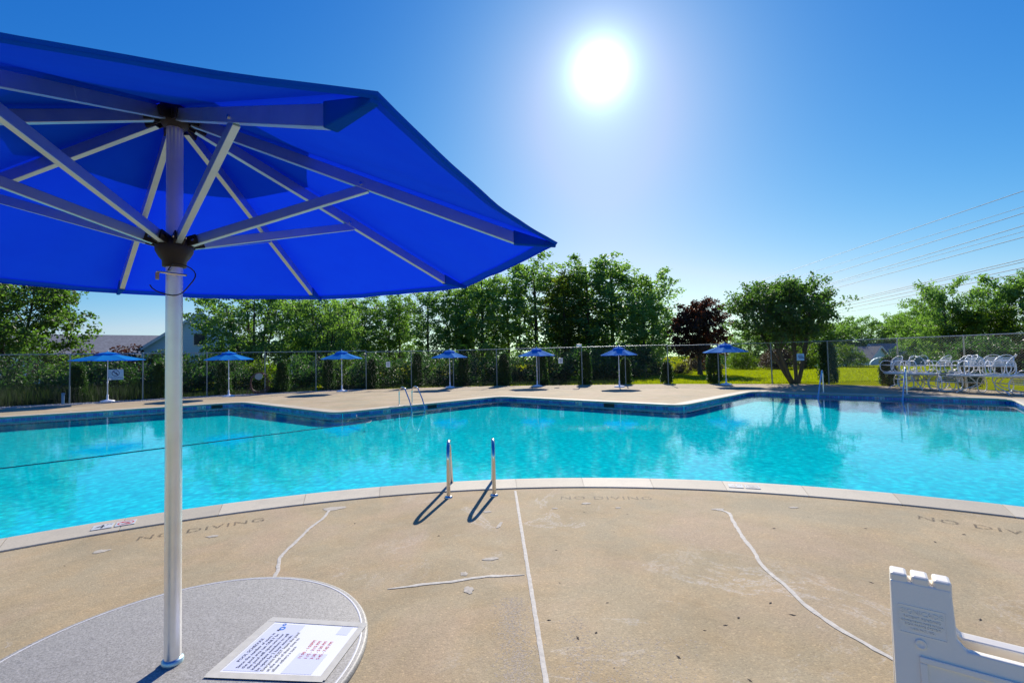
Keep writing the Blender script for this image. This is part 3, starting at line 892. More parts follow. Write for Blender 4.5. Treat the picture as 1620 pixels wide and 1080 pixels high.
def make_thuja(seed, h=2.3, r0=.35, per=26):
    g = np.random.default_rng(seed); n = 420
    t = g.random(n) ** .85; az = g.random(n) * 6.283
    rad = r0 * np.minimum(1, (t * 7 + .35)) * np.clip(1 - t, 0, 1) ** .26 * g.uniform(.75, 1.12, n) * (1 + .1 * np.sin(az * 3 + t * 9))
    c = np.stack([np.cos(az) * rad, np.sin(az) * rad, .08 + t * h * .96], -1)
    V, Q, tone = leaves_from(c, np.full(n, .12), per, .075, g, 1.5, -.9)
    V[:, 2] = np.maximum(V[:, 2], .01)
    mb = MB().tube([(0, 0, -.05), (.02, 0, h * .5), (0, 0, h * .93)], [.05, .035, .008], 6)
    return mb.mesh('trunk', BARKD), fast_mesh('foliage', V, Q, LEAF_THUJA, tone)

def plant(name, meshes, pnames, loc, rz, scale, label, cat, group=None, mat=None):
    t = empty(name, loc, rz); t.scale = scale if hasattr(scale, '__len__') else (scale,) * 3
    for nm, me in zip(pnames, meshes):
        o = link(nm, me, t)
    if mat is not None:
        o.material_slots[0].link = 'OBJECT'; o.material_slots[0].material = mat
    tag(t, label, cat, group); return t

# ------------------------------------------------------------------ big near umbrella
UX, UY = -1.131, 1.564
RIM_Z, TOP_Z, RU = 2.084, 2.575, 1.2818
A0 = R(136.6)
big = empty('patio_umbrella', (UX, UY, 0))
tag(big, 'large blue umbrella standing through the speckled table, seen from below with its aluminium ribs', 'umbrella')
def canopy_mesh(mb, Ru, zr, zt, a0, n=8, r_in=.0, sag=.05, scal=.05, nu=10, nv=10, z_off=0., hem=True, wrk=0.):
    for s_ in range(n):
        a1, a2 = a0 - s_ * 2 * math.pi / n, a0 - (s_ + 1) * 2 * math.pi / n
        e1, e2 = Vector((math.cos(a1), math.sin(a1), 0)), Vector((math.cos(a2), math.sin(a2), 0))
        vs_ = []
        for i in range(nu + 1):
            u = r_in + (1 - r_in) * i / nu
            for j in range(nv + 1):
                v = j / nv; bow = 4 * v * (1 - v)
                p = e1.lerp(e2, v) * Ru * u
                p = p * (1 - scal * bow * u * u)
                p.z = zt + (zr - zt) * u - sag * bow * u * (1 - .35 * u) + z_off + wrk * bow * (math.sin(u * 7 + v * 9 + s_ * 2.1) + .6 * math.sin(v * 23 + u * 3 + s_)) * u
                vs_.append(p)
        mb.add(vs_, [(i * (nv + 1) + j, (i + 1) * (nv + 1) + j, (i + 1) * (nv + 1) + j + 1, i * (nv + 1) + j + 1) for i in range(nu) for j in range(nv)], True)
        if hem:
            pts = [Vector(p) for p in vs_[-(nv + 1):]]
            for a, b in zip(pts, pts[1:]):
                d = Vector((0, 0, -.009)); iw = -(a + b) * .5; iw.z = 0; iw = iw.normalized() * .006
                mb.add([a, b, b + d + iw, a + d + iw], [(0, 1, 2, 3)], True)
m = MB(); canopy_mesh(m, RU + .015, RIM_Z + .012, TOP_Z + .012, A0, r_in=.05, sag=.02, scal=.014, nu=18, nv=20, wrk=.0022)
canopy = m.build('canopy', FABRIC, big)
m = MB(); canopy_mesh(m, RU * .36, TOP_Z - .145, TOP_Z + .045, A0, r_in=.04, sag=.01, scal=.02, nu=5, nv=6)
m.build('vent', FABRIC, canopy)
m = MB(); canopy_mesh(m, RU + .012, RIM_Z + .007, TOP_Z + .007, A0, r_in=.972, sag=.02, scal=.014, nu=1, nv=20, hem=False, wrk=.0022)
m.build('stitched_hem', FABRIC, canopy)
m = MB(); m.lathe([(.024, .70), (.024, 2.62)], 28)
m.build('pole', ALU_BRIGHT, big)
m = MB(); m.lathe([(.031, .734), (.031, .746), (.026, .750)], 28); m.build('pole_collar', ALU, big)
# hubs
m = MB(); m.lathe([(.026, 2.505), (.036, 2.512), (.044, 2.53), (.046, 2.565), (.038, 2.60), (.028, 2.61)], 24)
top_hub = m.build('top_hub', BLACKP, big)
RZ = 2.095
m = MB(); m.lathe([(.028, 2.030), (.034, 2.032), (.035, 2.052), (.044, 2.064), (.054, 2.084), (.055, 2.106), (.050, 2.122), (.028, 2.126)], 24)
runner = m.build('runner_hub', BLACKP, big)
for k_ in range(8):
    an = A0 - k_ * math.pi / 4; e = Vector((math.cos(an), math.sin(an), 0)); sd = Vector((-e.y, e.x, 0))
    mk = MB()
    for s_ in (-1, 1): mk.bar(e * .038 + sd * s_ * .0135 + Vector((0, 0, 2.54)), e * .092 + sd * s_ * .0135 + Vector((0, 0, 2.522)), .004, .034)
    mk.build('rib_bracket', BLACKP, top_hub)
    mk = MB()
    for s_ in (-1, 1): mk.bar(e * .04 + sd * s_ * .0125 + Vector((0, 0, 2.112)), e * .082 + sd * s_ * .0125 + Vector((0, 0, 2.124)), .004, .032)
    mk.build('strut_bracket', BLACKP, runner)
    def rp(t, dz=0.): return e * RU * t + Vector((0, 0, TOP_Z - .022 + (RIM_Z - TOP_Z) * t + dz))
    mk = MB()
    pts = [rp(t) for t in (.05, .3, .5, .7, .9)]
    for a, b in zip(pts, pts[1:]): mk.bar(a, b + (b - a).normalized() * .0005, .020, .038)
    rib = mk.build('rib', ALU, big, .0015)
    mk = MB(); pa, pb = rp(.893, 0), rp(1.006, .026)
    sec = [pa + sd * i * .0135 + Vector((0, 0, j * .0235)) for i, j in ((-1, -1), (1, -1), (1, 1), (-1, 1))] + [pb + sd * i * .007 + Vector((0, 0, j * .006)) for i, j in ((-1, -1), (1, -1), (1, 1), (-1, 1))]
    mk.add(sec, [(3, 2, 1, 0), (4, 5, 6, 7), (0, 1, 5, 4), (1, 2, 6, 5), (2, 3, 7, 6), (3, 0, 4, 7)])
    mk.build('corner_pocket', FABRIC, canopy, .003)
    mk = MB(); mk.bar(e * .056 + Vector((0, 0, 2.116)), rp(.505, -.012), .018, .031)
    st = mk.build('strut', ALU, big, .0015)
    for s_ in (-1, 1):
        for c in (rp(.49, -.006) + sd * s_ * .0098, e * .07 + Vector((0, 0, 2.121)) + sd * s_ * .0145):
            MB().tube([c, c + sd * s_ * .004], .0055, 8).build('bolt', STEEL, st)
# cable loop and pin under the runner
m = MB(); pts = []
for t in np.linspace(0, 1, 24):
    a = R(200) + t * R(300)
    pts.append((.045 + .062 * math.cos(a) - .035 * (1 - t), -.035 + .01 * math.sin(3 * a), 1.965 + .05 * math.sin(a) + .018))
m.tube(pts, .0019, 6); cable = m.build('cable_loop', BLACKP, big)
MB().tube([(-.035, -.03, 2.012), (.06, -.028, 1.998)], .0035, 8).build('locking_pin', STEEL, cable)
MB().tube([(-.03, -.036, 1.985), (-.03, -.036, 2.008)], .0055, 8).build('crimp_sleeve', simple('copper_crimp', (.45, .3, .2), .35, .9), cable)
MB().box((-.72, .02, 2.42), (.06, .004, .018), Matrix.Rotation(.5, 3, 'Y')).build('care_tag', simple('yellow_tag', (.5, .4, .12), .6), canopy)

# ------------------------------------------------------------------ table
table = empty('patio_table', (UX, UY, 0)); tag(table, 'round speckled grey table with the big umbrella pole through it', 'table')
m = MB(); m.lathe([(.0265, .703), (.58, .703), (.604, .706), (.61, .714), (.61, .726), (.606, .732), (.6, .7335), (.0265, .7335)], 96)
top = m.build('tabletop', TABLE, table)
RIM = simple('pale_edge_inlay', (.66, .65, .63), .5, 0, .05, 20)
m = MB(); n = 128
m.add([(r_ * math.cos(2 * math.pi * i / n), r_ * math.sin(2 * math.pi * i / n), .7342 + z) for r_, z in ((.5835, 0), (.5855, .0006), (.5885, .0006), (.590, 0)) for i in range(n)],
      [(q_ * n + i, q_ * n + (i + 1) % n, (q_ + 1) * n + (i + 1) % n, (q_ + 1) * n + i) for q_ in range(3) for i in range(n)], True)
m.build('edge_inlay', RIM, top)
for i in range(4):
    a = R(45 + 90 * i); e = Vector((math.cos(a), math.sin(a), 0))
    MB().tube([e * .5 + Vector((0, 0, 0.01)), e * .42 + Vector((0, 0, .3)), e * .3 + Vector((0, 0, .6)), e * .28 + Vector((0, 0, .70))], .018, 10).build('leg', WHITEM, table)
MB().lathe([(.28, .0), (.29, .03), (.26, .06), (.05, .08), (.035, .2), (.0275, .70)], 32).build('umbrella_base', WHITEM, table)
# notice sheet taped to the table
TLc, TRc, BRc, BLc = (Vector(p) for p in ((-.92, 1.80), (-.572, 1.75), (-.605, 1.468), (-.958, 1.50)))
note = empty('notice_sheet', ((TLc.x + BRc.x) / 2, (TLc.y + BRc.y) / 2, .7345)); tag(note, 'printed pool schedule sheet taped flat on the grey table', 'notice')
c0 = Vector(((TLc.x + BRc.x) / 2, (TLc.y + BRc.y) / 2))
def nq(u, v):   # u along reading direction (0 near .. 1 far), v down the page (0 left .. 1 right)
    a = BLc.lerp(TLc, u); b = BRc.lerp(TRc, u); return a.lerp(b, v) - c0
def nquad(mb, u0, u1, v0, v1, z, t=.0006):
    p = [nq(u0, v0), nq(u0, v1), nq(u1, v1), nq(u1, v0)]
    mb.add([(q_.x, q_.y, z) for q_ in p] + [(q_.x, q_.y, z - t) for q_ in p], [(0, 1, 2, 3), (4, 5, 1, 0), (5, 6, 2, 1), (6, 7, 3, 2), (7, 4, 0, 3)])
m = MB(); nquad(m, 0, 1, 0, 1, .0012); sheet = m.build('paper', PAPER, note)
m = MB(); nquad(m, .06, .93, .05, .40, .0016, .0002); nquad(m, .05, .40, .60, .88, .0016, .0002); nquad(m, .78, .95, .80, .92, .0016, .0002); m.build('pale_blue_panel', PAPERBLUE, sheet)
for u0, u1, v0, v1, dz in ((-.02, 1.03, -.06, .035, 0), (-.03, 1.03, .975, 1.045, 0), (.965, 1.06, -.05, 1.03, .0003), (-.06, .03, -.05, 1.03, .0003)):
    m = MB(); nquad(m, u0, u1, v0, v1, .0022 + dz, .0004); m.build('tape_strip', TAPE, note)
ex = (nq(1, .5) - nq(0, .5)).normalized(); ang = math.atan2(ex.y, ex.x)
lines = [('POOL SCHEDULE', .20, .12, INK), ('Since the number of users in', .10, .175, INK), ('the pool area can ONLY be', .10, .225, INK), ('the pool will open one hour', .10, .275, INK),
         ('independent members to will', .08, .325, INK), ('be open for 2 hour intervals.', .07, .375, INK), ('Everyone MUST leave the pool', .07, .425, INK), ('at the end of their time to', .07, .475, INK), ('allow others a turn', .07, .525, INK),
         ('11:00 - 1:00PM', .30, .66, REDINK), ('1:15 - 3:15 PM', .30, .72, REDINK), ('3:30 - 5:30 PM', .30, .78, REDINK), ('5:45 - 7:45 PM', .30, .84, REDINK)]
for body, u, v, mt in lines:
    me = text_mesh('lettering', body, .0165 if mt is INK else .0165, mt); p = nq(u, v); link('lettering', me, sheet, (p.x, p.y, .0021), ang)
m = MB(); p = nq(.84, .19)
for rr_, c in ((.011, (0, 0)), (.007, (.024, .004))):
    n = 18
    m.add([(p.x + c[1] * -1 + q_ * math.cos(6.283 * i / n), p.y + c[0] + q_ * math.sin(6.283 * i / n), .0022) for q_ in (rr_, rr_ * .5) for i in range(n)], [(i, (i + 1) % n, n + (i + 1) % n, n + i) for i in range(n)])
m.build('swirl_logo', BLUEINK, sheet)
m = MB(); p = nq(.80, .17)
st_ = [(p.x + (.008 if i % 2 == 0 else .0035) * math.cos(i * math.pi / 5), p.y + (.008 if i % 2 == 0 else .0035) * math.sin(i * math.pi / 5), .0022) for i in range(10)]
m.add(st_, [tuple(range(10))]); m.build('star_logo', INK, sheet)

# ------------------------------------------------------------------ A-frame sign board
pA, pB = Vector((.963, 1.232)), Vector((1.06, 1.16))
dirx = (pB - pA).normalized()
board = empty('sign_board', (pA.x + dirx.x * .32, pA.y + dirx.y * .32, 0)); tag(board, 'white plastic folding A-frame sign board at the bottom right', 'sign board')
board.rotation_euler = (0, 0, math.atan2(dirx.y, dirx.x))
HB, WB, LEAN = 1.118, .64, R(11)
def panel_poly():
    w = WB / 2; e = .115
    return [(-w, 0), (-w, HB), (-w + e, HB), (-w + e + .004, HB - .105), (-w + e + .02, HB - .125), (w - e - .02, HB - .125), (w - e - .004, HB - .105), (w - e, HB), (w, HB), (w, 0)]
for side in (-1, 1):
    # local: x along board, poly y up; lean so feet spread
    Mx = Matrix.Translation((0, side * .012, HB)) @ Matrix.Rotation(side * LEAN * 1, 4, 'X') @ Matrix.Translation((0, 0, -HB)) @ Matrix(((1, 0, 0, 0), (0, 0, -1, 0), (0, 1, 0, 0), (0, 0, 0, 1)))
    if side == 1: Mx = Matrix.Translation((0, .012, HB)) @ Matrix.Rotation(LEAN, 4, 'X') @ Matrix.Translation((0, 0, -HB)) @ Matrix(((1, 0, 0, 0), (0, 0, -1, 0), (0, 1, 0, 0), (0, 0, 0, 1)))
    poly = panel_poly()
    mb = MB()
    mb.prism(poly, -.014, .014, Mx)
    pan = mb.build('panel', WHITEP, board, .004)
    # recessed face frame: raised border ring and insert
    mb = MB()
    w0, y0, y1 = WB / 2 - .055, .10, HB - .175
    for (xa, ya, xb, yb) in ((-w0, y0, -w0, y1), (w0, y0, w0, y1)):
        mb.box((0, 0, 0), (.012, y1 - y0, .006), None) if False else None
    zf = .0165 if side == -1 else -.0165
    def fb(xc, yc, sx, sy, t, z):
        return [Mx @ Vector((xc + i * sx / 2, yc + j * sy / 2, z + k_ * t / 2)) for k_ in (-1, 1) for j in (-1, 1) for i in (-1, 1)]
    FB = [(0, 2, 3, 1), (4, 5, 7, 6), (0, 1, 5, 4), (1, 3, 7, 5), (3, 2, 6, 7), (2, 0, 4, 6)]
    for xc, yc, sx, sy in ((-w0, (y0 + y1) / 2, .014, y1 - y0), (w0, (y0 + y1) / 2, .014, y1 - y0), (0, y1 + .007, 2 * w0 + .014, .014), (0, y0 - .007, 2 * w0 + .014, .014)):
        mb.add(fb(xc, yc, sx, sy, .007, zf), FB)
    mb.build('insert_frame', WHITEP, pan, .002)
    mb = MB(); mb.add(fb(0, (y0 + y1) / 2 - .03, 2 * w0 - .05, y1 - y0 - .08, .002, zf * .95), FB); ins = mb.build('printed_insert', PAPER, pan)
    if side == -1:
        mb = MB()
        for i in range(3):
            mb.add(fb(-w0 + .10 + .01 * i, y1 - .088 - i * .022, .10 - .02 * i, .006, .001, zf * 1.03), FB)
        mb.build('print_line', simple('grey_blue_print', (.30, .33, .42), .5), ins)
        # embossed plate
        mb = MB()
        xc, yc, sx, sy = -WB / 2 + .057, HB - .085, .088, .062
        for q_ in ((xc, yc + sy / 2, sx, .0016), (xc, yc - sy / 2, sx, .0016), (xc - sx / 2, yc, .0016, sy), (xc + sx / 2, yc, .0016, sy)):
            mb.add(fb(*q_, .0016, .0146), FB)
        emb = mb.build('embossed_plate', WHITEP, pan)
        for body, sz, dy in (('SIGNICADE', .0155, .017), ('PATENT PENDING', .0085, .007), ('COMPONENTS MADE IN U.S.A.', .0058, -.001), ('SIGN FRAME SYSTEM', .0072, -.009), ('1-800 PAT. NO.', .007, -.018)):
            me = text_mesh('embossed_lettering', body, sz, WHITEP, 'CENTER', .0008)
            l = link('embossed_lettering', me, emb); l.matrix_local = Mx @ Matrix.Translation((xc, yc + dy - .004, .0148))
        mb = MB(); n = 16; cc = (-WB / 2 + .052, HB - .135)
        for i in range(n):
            pass
        ringp = [(.0115, .014), (.0115, .0165), (.0085, .0172), (.0062, .0152), (.0, .0152)]
        vv = []
        for r_, z in ringp[:-1]:
            for i in range(n): vv.append(Mx @ Vector((cc[0] + r_ * math.cos(6.283 * i / n), cc[1] + r_ * math.sin(6.283 * i / n), z)))
        ff = [(q_ * n + i, q_ * n + (i + 1) % n, (q_ + 1) * n + (i + 1) % n, (q_ + 1) * n + i) for q_ in range(3) for i in range(n)] + [tuple(range(3 * n, 4 * n))]
        mb.add(vv, ff, True); mb.build('locking_boss', WHITEP, pan)
    # hinge knuckles
    for s_ in (-1, 1):
        xs = (-.0, .082) if side == -1 else (.041,)
        for x_ in xs:
            x0 = s_ * (WB / 2 - .0175 - x_) if s_ == -1 else s_ * (WB / 2 - .0175 - x_)
            MB().box((x0, 0 if side == -1 else 0, HB + .002), (.034, .05, .036)).build('hinge_knuckle', WHITEP, pan, .006)

# ------------------------------------------------------------------ pool ladders and rails
def ladder(name, c, out, wid, h, label, reach=.62, r=.0235, group=None, toe=0.):
    """c: deck point midway between the rail feet; out: direction towards the water"""
    out = Vector((*out, 0)).normalized(); side = Vector((-out.y, out.x, 0))
    t = empty(name, (c[0], c[1], 0))
    for s_ in (-1, 1):
        o = side * s_ * wid / 2
        pts = [o + Vector((0, 0, .0)), o + Vector((0, 0, h * .55))]
        R_ = reach / 2
        for a in np.linspace(180, 20, 14):
            pts.append(o + out * (R_ * .55 + R_ * .55 * math.cos(R(a))) + Vector((0, 0, h * .68 + h * .32 * math.sin(R(a)))))
        ti_ = -side * s_ * wid * .5 * toe
        pts += [o + ti_ * .6 + out * (reach * .78) + Vector((0, 0, h * .35)), o + ti_ + out * (reach * .92) + Vector((0, 0, 0.0)), o + ti_ + out * (reach * 1.0) + Vector((0, 0, -.2)), o + ti_ + out * (reach * 1.0) + Vector((0, 0, -.36))]
        rail = MB().tube(pts, r, 14).build('rail', STEEL, t)
        MB().lathe([(.052, 0.001), (.052, .008), (.046, .016), (.028, .022)], 20, tuple(o)).build('escutcheon', STEEL, rail)
    for z in (-.22, -.33):
        MB().bar(side * -wid / 2 + out * reach + Vector((0, 0, z)), side * wid / 2 + out * reach + Vector((0, 0, z)), .075, .03).build('tread', WHITEP, t, .005)
    tag(t, label, 'pool ladder', group); return t
lad = ladder('pool_ladder', (-.545, 5.88), (-.07, 1), .565, .655, 'steel pool ladder rails rising at the near coping', .72)
ladder('pool_ladder', (-4.17, 18.2), (.68, -.73), .56, .70, 'steel pool ladder at the far angled pool wall', .95)
def handrail(name, c, out, label, h=.92, reach=1.5):
    out = Vector((*out, 0)).normalized(); t = empty(name, (c[0], c[1], 0))
    pts = [Vector((0, 0, 0)), Vector((0, 0, h * .8))]
    for a in np.linspace(180, 50, 8): pts.append(out * (.12 + .12 * math.cos(R(a))) + Vector((0, 0, h * .86 + h * .14 * math.sin(R(a)))))
    pts += [out * (reach * .55) + Vector((0, 0, h * .42)), out * reach + Vector((0, 0, -.25)), out * (reach * 1.12) + Vector((0, 0, -.9))]
    rail = MB().tube(pts, .024, 12).build('rail', STEEL_W, t)
    MB().lathe([(.055, 0.001), (.055, .008), (.03, .02)], 18).build('escutcheon', STEEL, rail)
    tag(t, label, 'handrail'); return t
STEEL_W = steel_mat('pale_brushed_steel', (.80, .80, .80), .3)
handrail('pool_handrail', (12.95, 19.6), (-.66, -.75), 'slanting steel pool handrail in front of the dark column shrub')
handrail('pool_handrail', (15.05, 17.95), (-.75, -.72), 'steel pool handrail in front of the stacked white chairs', 1.02, 1.35)

# safety rope on the water
m = MB()
rp_ = [(-5.32, 15.93, -.10), (-5.3, 15.85, WATER_Z + .002), (-5.15, 15.45, WATER_Z + .003), (-4.8, 14.95, WATER_Z + .003), (-4.4, 14.55, WATER_Z + .003), (-4.35, 14.3, WATER_Z + .003), (-4.45, 14.1, WATER_Z + .003)]
rp_ += [(-4.45 - (t * 8.2) + .03 * math.sin(t * 40), 14.1 - t * 8.8, WATER_Z + .004) for t in np.linspace(.05, 1, 30)]
m.tube(rp_, .011, 6)
rope = m.build('safety_rope', simple('dark_blue_rope', (.012, .03, .07), .6)); tag(rope, 'thin dark rope lying across the pool water on the left', 'rope')

# ------------------------------------------------------------------ far umbrellas
def far_umbrella(Ru, zr, zt, a0):
    t = empty('patio_umbrella')
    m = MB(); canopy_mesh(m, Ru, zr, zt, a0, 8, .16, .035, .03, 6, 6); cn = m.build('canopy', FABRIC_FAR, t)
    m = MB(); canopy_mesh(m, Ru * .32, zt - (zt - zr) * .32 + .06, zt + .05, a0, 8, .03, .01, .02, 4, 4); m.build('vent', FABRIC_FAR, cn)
    MB().lathe([(.022, .05), (.022, zt + .03)], 12).build('pole', WHITEM, t)
    MB().lathe([(.018, zt + .03), (.03, zt + .06), (.02, zt + .10), (.004, zt + .12)], 10).build('finial', WHITEM, t)
    MB().lathe([(.05, zr - .02), (.05, zr + .05), (.03, zr + .06)], 12).build('runner_hub', WHITEM, t)
    for k_ in range(8):
        an = a0 - k_ * math.pi / 4; e = Vector((math.cos(an), math.sin(an), 0))
        rb = MB().bar(e * .04 + Vector((0, 0, zt - .03)), e * Ru * .97 + Vector((0, 0, zr - .015)), .015, .02).build('rib', ALU, t)
        MB().bar(e * .05 + Vector((0, 0, zr + .02)), e * Ru * .5 + Vector((0, 0, (zt + zr) / 2 - .03)), .012, .018).build('strut', ALU, rb)
    MB().lathe([(.0225, .9), (.034, .905), (.034, .98), (.0225, .985)], 10).build('height_clamp', WHITEM, t)
    b = MB().lathe([(.30, 0), (.30, .03), (.26, .06), (.07, .10), (.04, .14), (.04, .34), (.023, .35)], 20).build('base', WHITEM, t)
    return t
UM = [((-20.22, 23.39), 1.58, 2.06, 2.44, .39, 'wide blue umbrella in front of the no diving sign, leftmost of the far row'),
      ((-15.24, 25.15), 1.24, 1.98, 2.38, .2, 'far blue umbrella beside the near aluminium pole, right of it'),
      ((-9.98, 27.37), 1.18, 1.91, 2.34, .3, 'far blue umbrella between the hose and the small white notice on the fence'),
      ((-3.86, 28.77), 1.15, 1.85, 2.28, .39, 'far blue umbrella standing behind the far pool ladder'),
      ((1.46, 28.12), 1.13, 1.84, 2.27, .1, 'far blue umbrella left of the second white fence notice, middle of the row'),
      ((5.88, 25.9), 1.04, 1.77, 2.2, .3, 'far blue umbrella second from the right, left of the plum coloured tree'),
      ((11.73, 25.8), 1.19, 1.80, 2.25, .25, 'far blue umbrella left of the broad multi-stemmed tree, rightmost of the row')]
for (x, y), ru, zr, zt, a, lab in UM:
    u_ = far_umbrella(ru, zr, zt, a); u_.location = (x, y, 0); tag(u_, lab, 'umbrella', 'far row of blue umbrellas')
MB().box((.14, -.02, 1.12), (.12, .02, .10), Matrix.Rotation(.6, 3, 'Y')).build('tag', WHITEM, [o for o in col.objects if o.get('label', '').startswith('wide blue umbrella')][0])

# ------------------------------------------------------------------ fence
WIREM = steel_mat('dull_dark_wire', (.10, .12, .13), .6, .3)
FH = 2.33
def fence_run(idx, label, wire_r, pitch, hs, mat):
    a0_ = FPOSTS[idx[0]]
    t = empty('chain_link_fence', (a0_[0], a0_[1], 0)); tag(t, label, 'fence')
    P = [Vector((FPOSTS[i][0] - a0_[0], FPOSTS[i][1] - a0_[1], 0)) for i in idx]
    mw = MB()
    for n_, p in enumerate(P):
        if n_ == 0 and idx[0] != 0: continue
        o = MB().lathe([(.032, -.1), (.032, hs - .02), (.036, hs), (.02, hs + .035)], 10).build('post', mat, t); o.location = p
    for a, b in zip(P, P[1:]):
        d = b - a; L = d.length; d.normalize()
        ra, rb_ = a + Vector((0, 0, hs)), b + Vector((0, 0, hs))
        MB().tube([ra, rb_], .021, 8).build('top_rail', mat, t)
        nr = Vector((-d.y, d.x, 0)) * -.045
        h = hs - .04
        x = -h
        while x < L:
            for s_ in (1, -1):
                x0, x1, z0, z1 = x, x + h, 0.02, h + .02
                if x0 < 0: z0 += -x0; x0 = 0
                if x1 > L: z1 -= (x1 - L); x1 = L
                if x1 - x0 > .03:
                    za, zb = (z0, z1) if s_ == 1 else (h + .04 - z0, h + .04 - z1)
                    A, B = a + d * x0 + Vector((0, 0, za)) + nr, a + d * x1 + Vector((0, 0, zb)) + nr
                    if s_ == -1: A += nr * .1; B += nr * .1
                    ax = (B - A).normalized(); u = ax.cross(nr).normalized() * wire_r; v = nr.normalized() * wire_r
                    mw.add([A + u, A - u * .5 + v, A - u * .5 - v, B + u, B - u * .5 + v, B - u * .5 - v], [(0, 1, 4, 3), (1, 2, 5, 4), (2, 0, 3, 5)])
            x += pitch
    tag(mw.build('wire_mesh', mat if mat is not GALV else WIREM, t), kind='stuff')
    return t
fence_run(range(0, 9), 'grey chain link fence along the left behind the gravel strip', .0014, .085, 2.38, GALV)
fence_run(range(8, 16), 'grey chain link fence across the middle behind the far umbrellas', .0014, .085, 2.30, GALV)
fence_run(range(15, 19), 'chain link fence section in front of the broad multi-stemmed tree', .0014, .085, 2.25, GALV)
fence_run(range(18, 24), 'chain link fence on the right behind the stacked white chairs', .0030, .10, 2.25, steel_mat('warm_galvanised_wire', (.55, .52, .47), .45, .6))

def plate(name, c, w, h, face, mat, label, cat, z):
    ang = math.atan2(face[1], face[0]) + math.pi / 2
    t = empty(name, (c[0], c[1], z), ang); o = MB().box((0, 0, 0), (w, .012, h)).build('plate', mat, t, .002); tag(t, label, cat); return t
BLUEW = simple('blue_white_sign', (.42, .66, .82), .5, 0, .03)
NAVY = simple('navy_sign_ink', (.02, .04, .16), .5)
sg = plate('warning_sign', (-20.0, 23.62 - .02), .62, .52, (.5, -.85), BLUEW, 'blue white no diving sign hung on the left fence', 'sign', 1.33)
Msg = Matrix(((1, 0, 0, 0), (0, 0, -1, -.008), (0, 1, 0, 0), (0, 0, 0, 1)))
nodiving('no_diving_symbol', .155, NAVY, NAVY, sg, Msg @ Matrix.Translation((0, .07, 0)))
l = link('lettering', text_mesh('lettering', 'NO DIVING', .11, NAVY, 'CENTER'), sg); l.matrix_local = Msg @ Matrix.Translation((0, -.20, 0))
for (x, y), lab, wd in (((-7.75, 29.18), 'small white notice on the fence right of the third umbrella', .26), ((2.95, 28.72), 'small white notice on the fence right of the fifth umbrella', .27)):
    s2 = plate('fence_notice', (x, y), wd, .34, (0, -1), WHITEM, lab, 'sign', 1.5)
    mb = MB()
    for i, ww in enumerate((.16, .12, .17, .1)): mb.box((0, -.008, .09 - i * .055), (ww, .001, .018))
    mb.build('print_line', NAVY, s2)
s3 = plate('fence_notice', (15.3, 24.88), .34, .36, (-.4, -.9), BLUEW, 'small blue and white sign on the fence before the broad tree', 'sign', 1.44)
mb = MB()
for i, ww in enumerate((.2, .25, .25)): mb.box((.0 + .02 * i, -.008, .08 - i * .07), (ww, .001, .035))
mb.build('print_block', NAVY, s3)
fl = empty('floodlight', (4.1, 28.68, 2.30)); tag(fl, 'small white floodlight on the fence top above a shrub', 'light')
MB().box((0, -.03, .10), (.30, .16, .16)).build('housing', WHITEM, fl, .02); MB().tube([(0, 0, -.05), (0, 0, .05)], .03, 8).build('bracket', GALV, fl)
st = empty('standpipe', (-21.3, 22.2, 0)); tag(st, 'short blue standpipe with a side tap by the left fence', 'pipe')
PIPE = simple('blue_painted_pipe', (.10, .22, .36), .45)
MB().lathe([(.055, 0), (.055, .52), (.05, .54)], 12).build('pipe', PIPE, st); MB().tube([(0, 0, .5), (.13, -.06, .5)], .04, 8).build('tap', PIPE, st)
hr = empty('hose_reel', (-14.55, 26.85, 0), .45); tag(hr, 'coiled garden hose on a metal hanger by the left fence post', 'hose')
HOSE = simple('brown_red_hose', (.12, .05, .04), .6)
for q_ in range(5):
    mb = MB(); pts = [(math.cos(a) * (.40 + .02 * q_) * (.95 if q_ % 2 else 1.05) + .02 * q_, -.06 - .018 * q_, .66 - .02 * q_ + math.sin(a) * (.54 + .025 * q_)) for a in np.linspace(0, 6.283, 28)[:-1]]
    mb.tube(pts, .017, 6, closed=True).build('hose_coil', HOSE, hr)
MB().tube([(-.4, -.1, .45), (-.55, -.12, .2), (-.62, -.15, .02), (-.4, -.2, .015)], .016, 6).build('hose_end', HOSE, hr)
mb = MB(); mb.lathe([(.20, -.05), (.20, .05)], 20)
mb2 = MB(); mb2.add([Vector((p[0], p[2] - .03, p[1] + 1.0)) for p in mb.v if True], mb.f); mb2.build('hanger', GALV, hr)

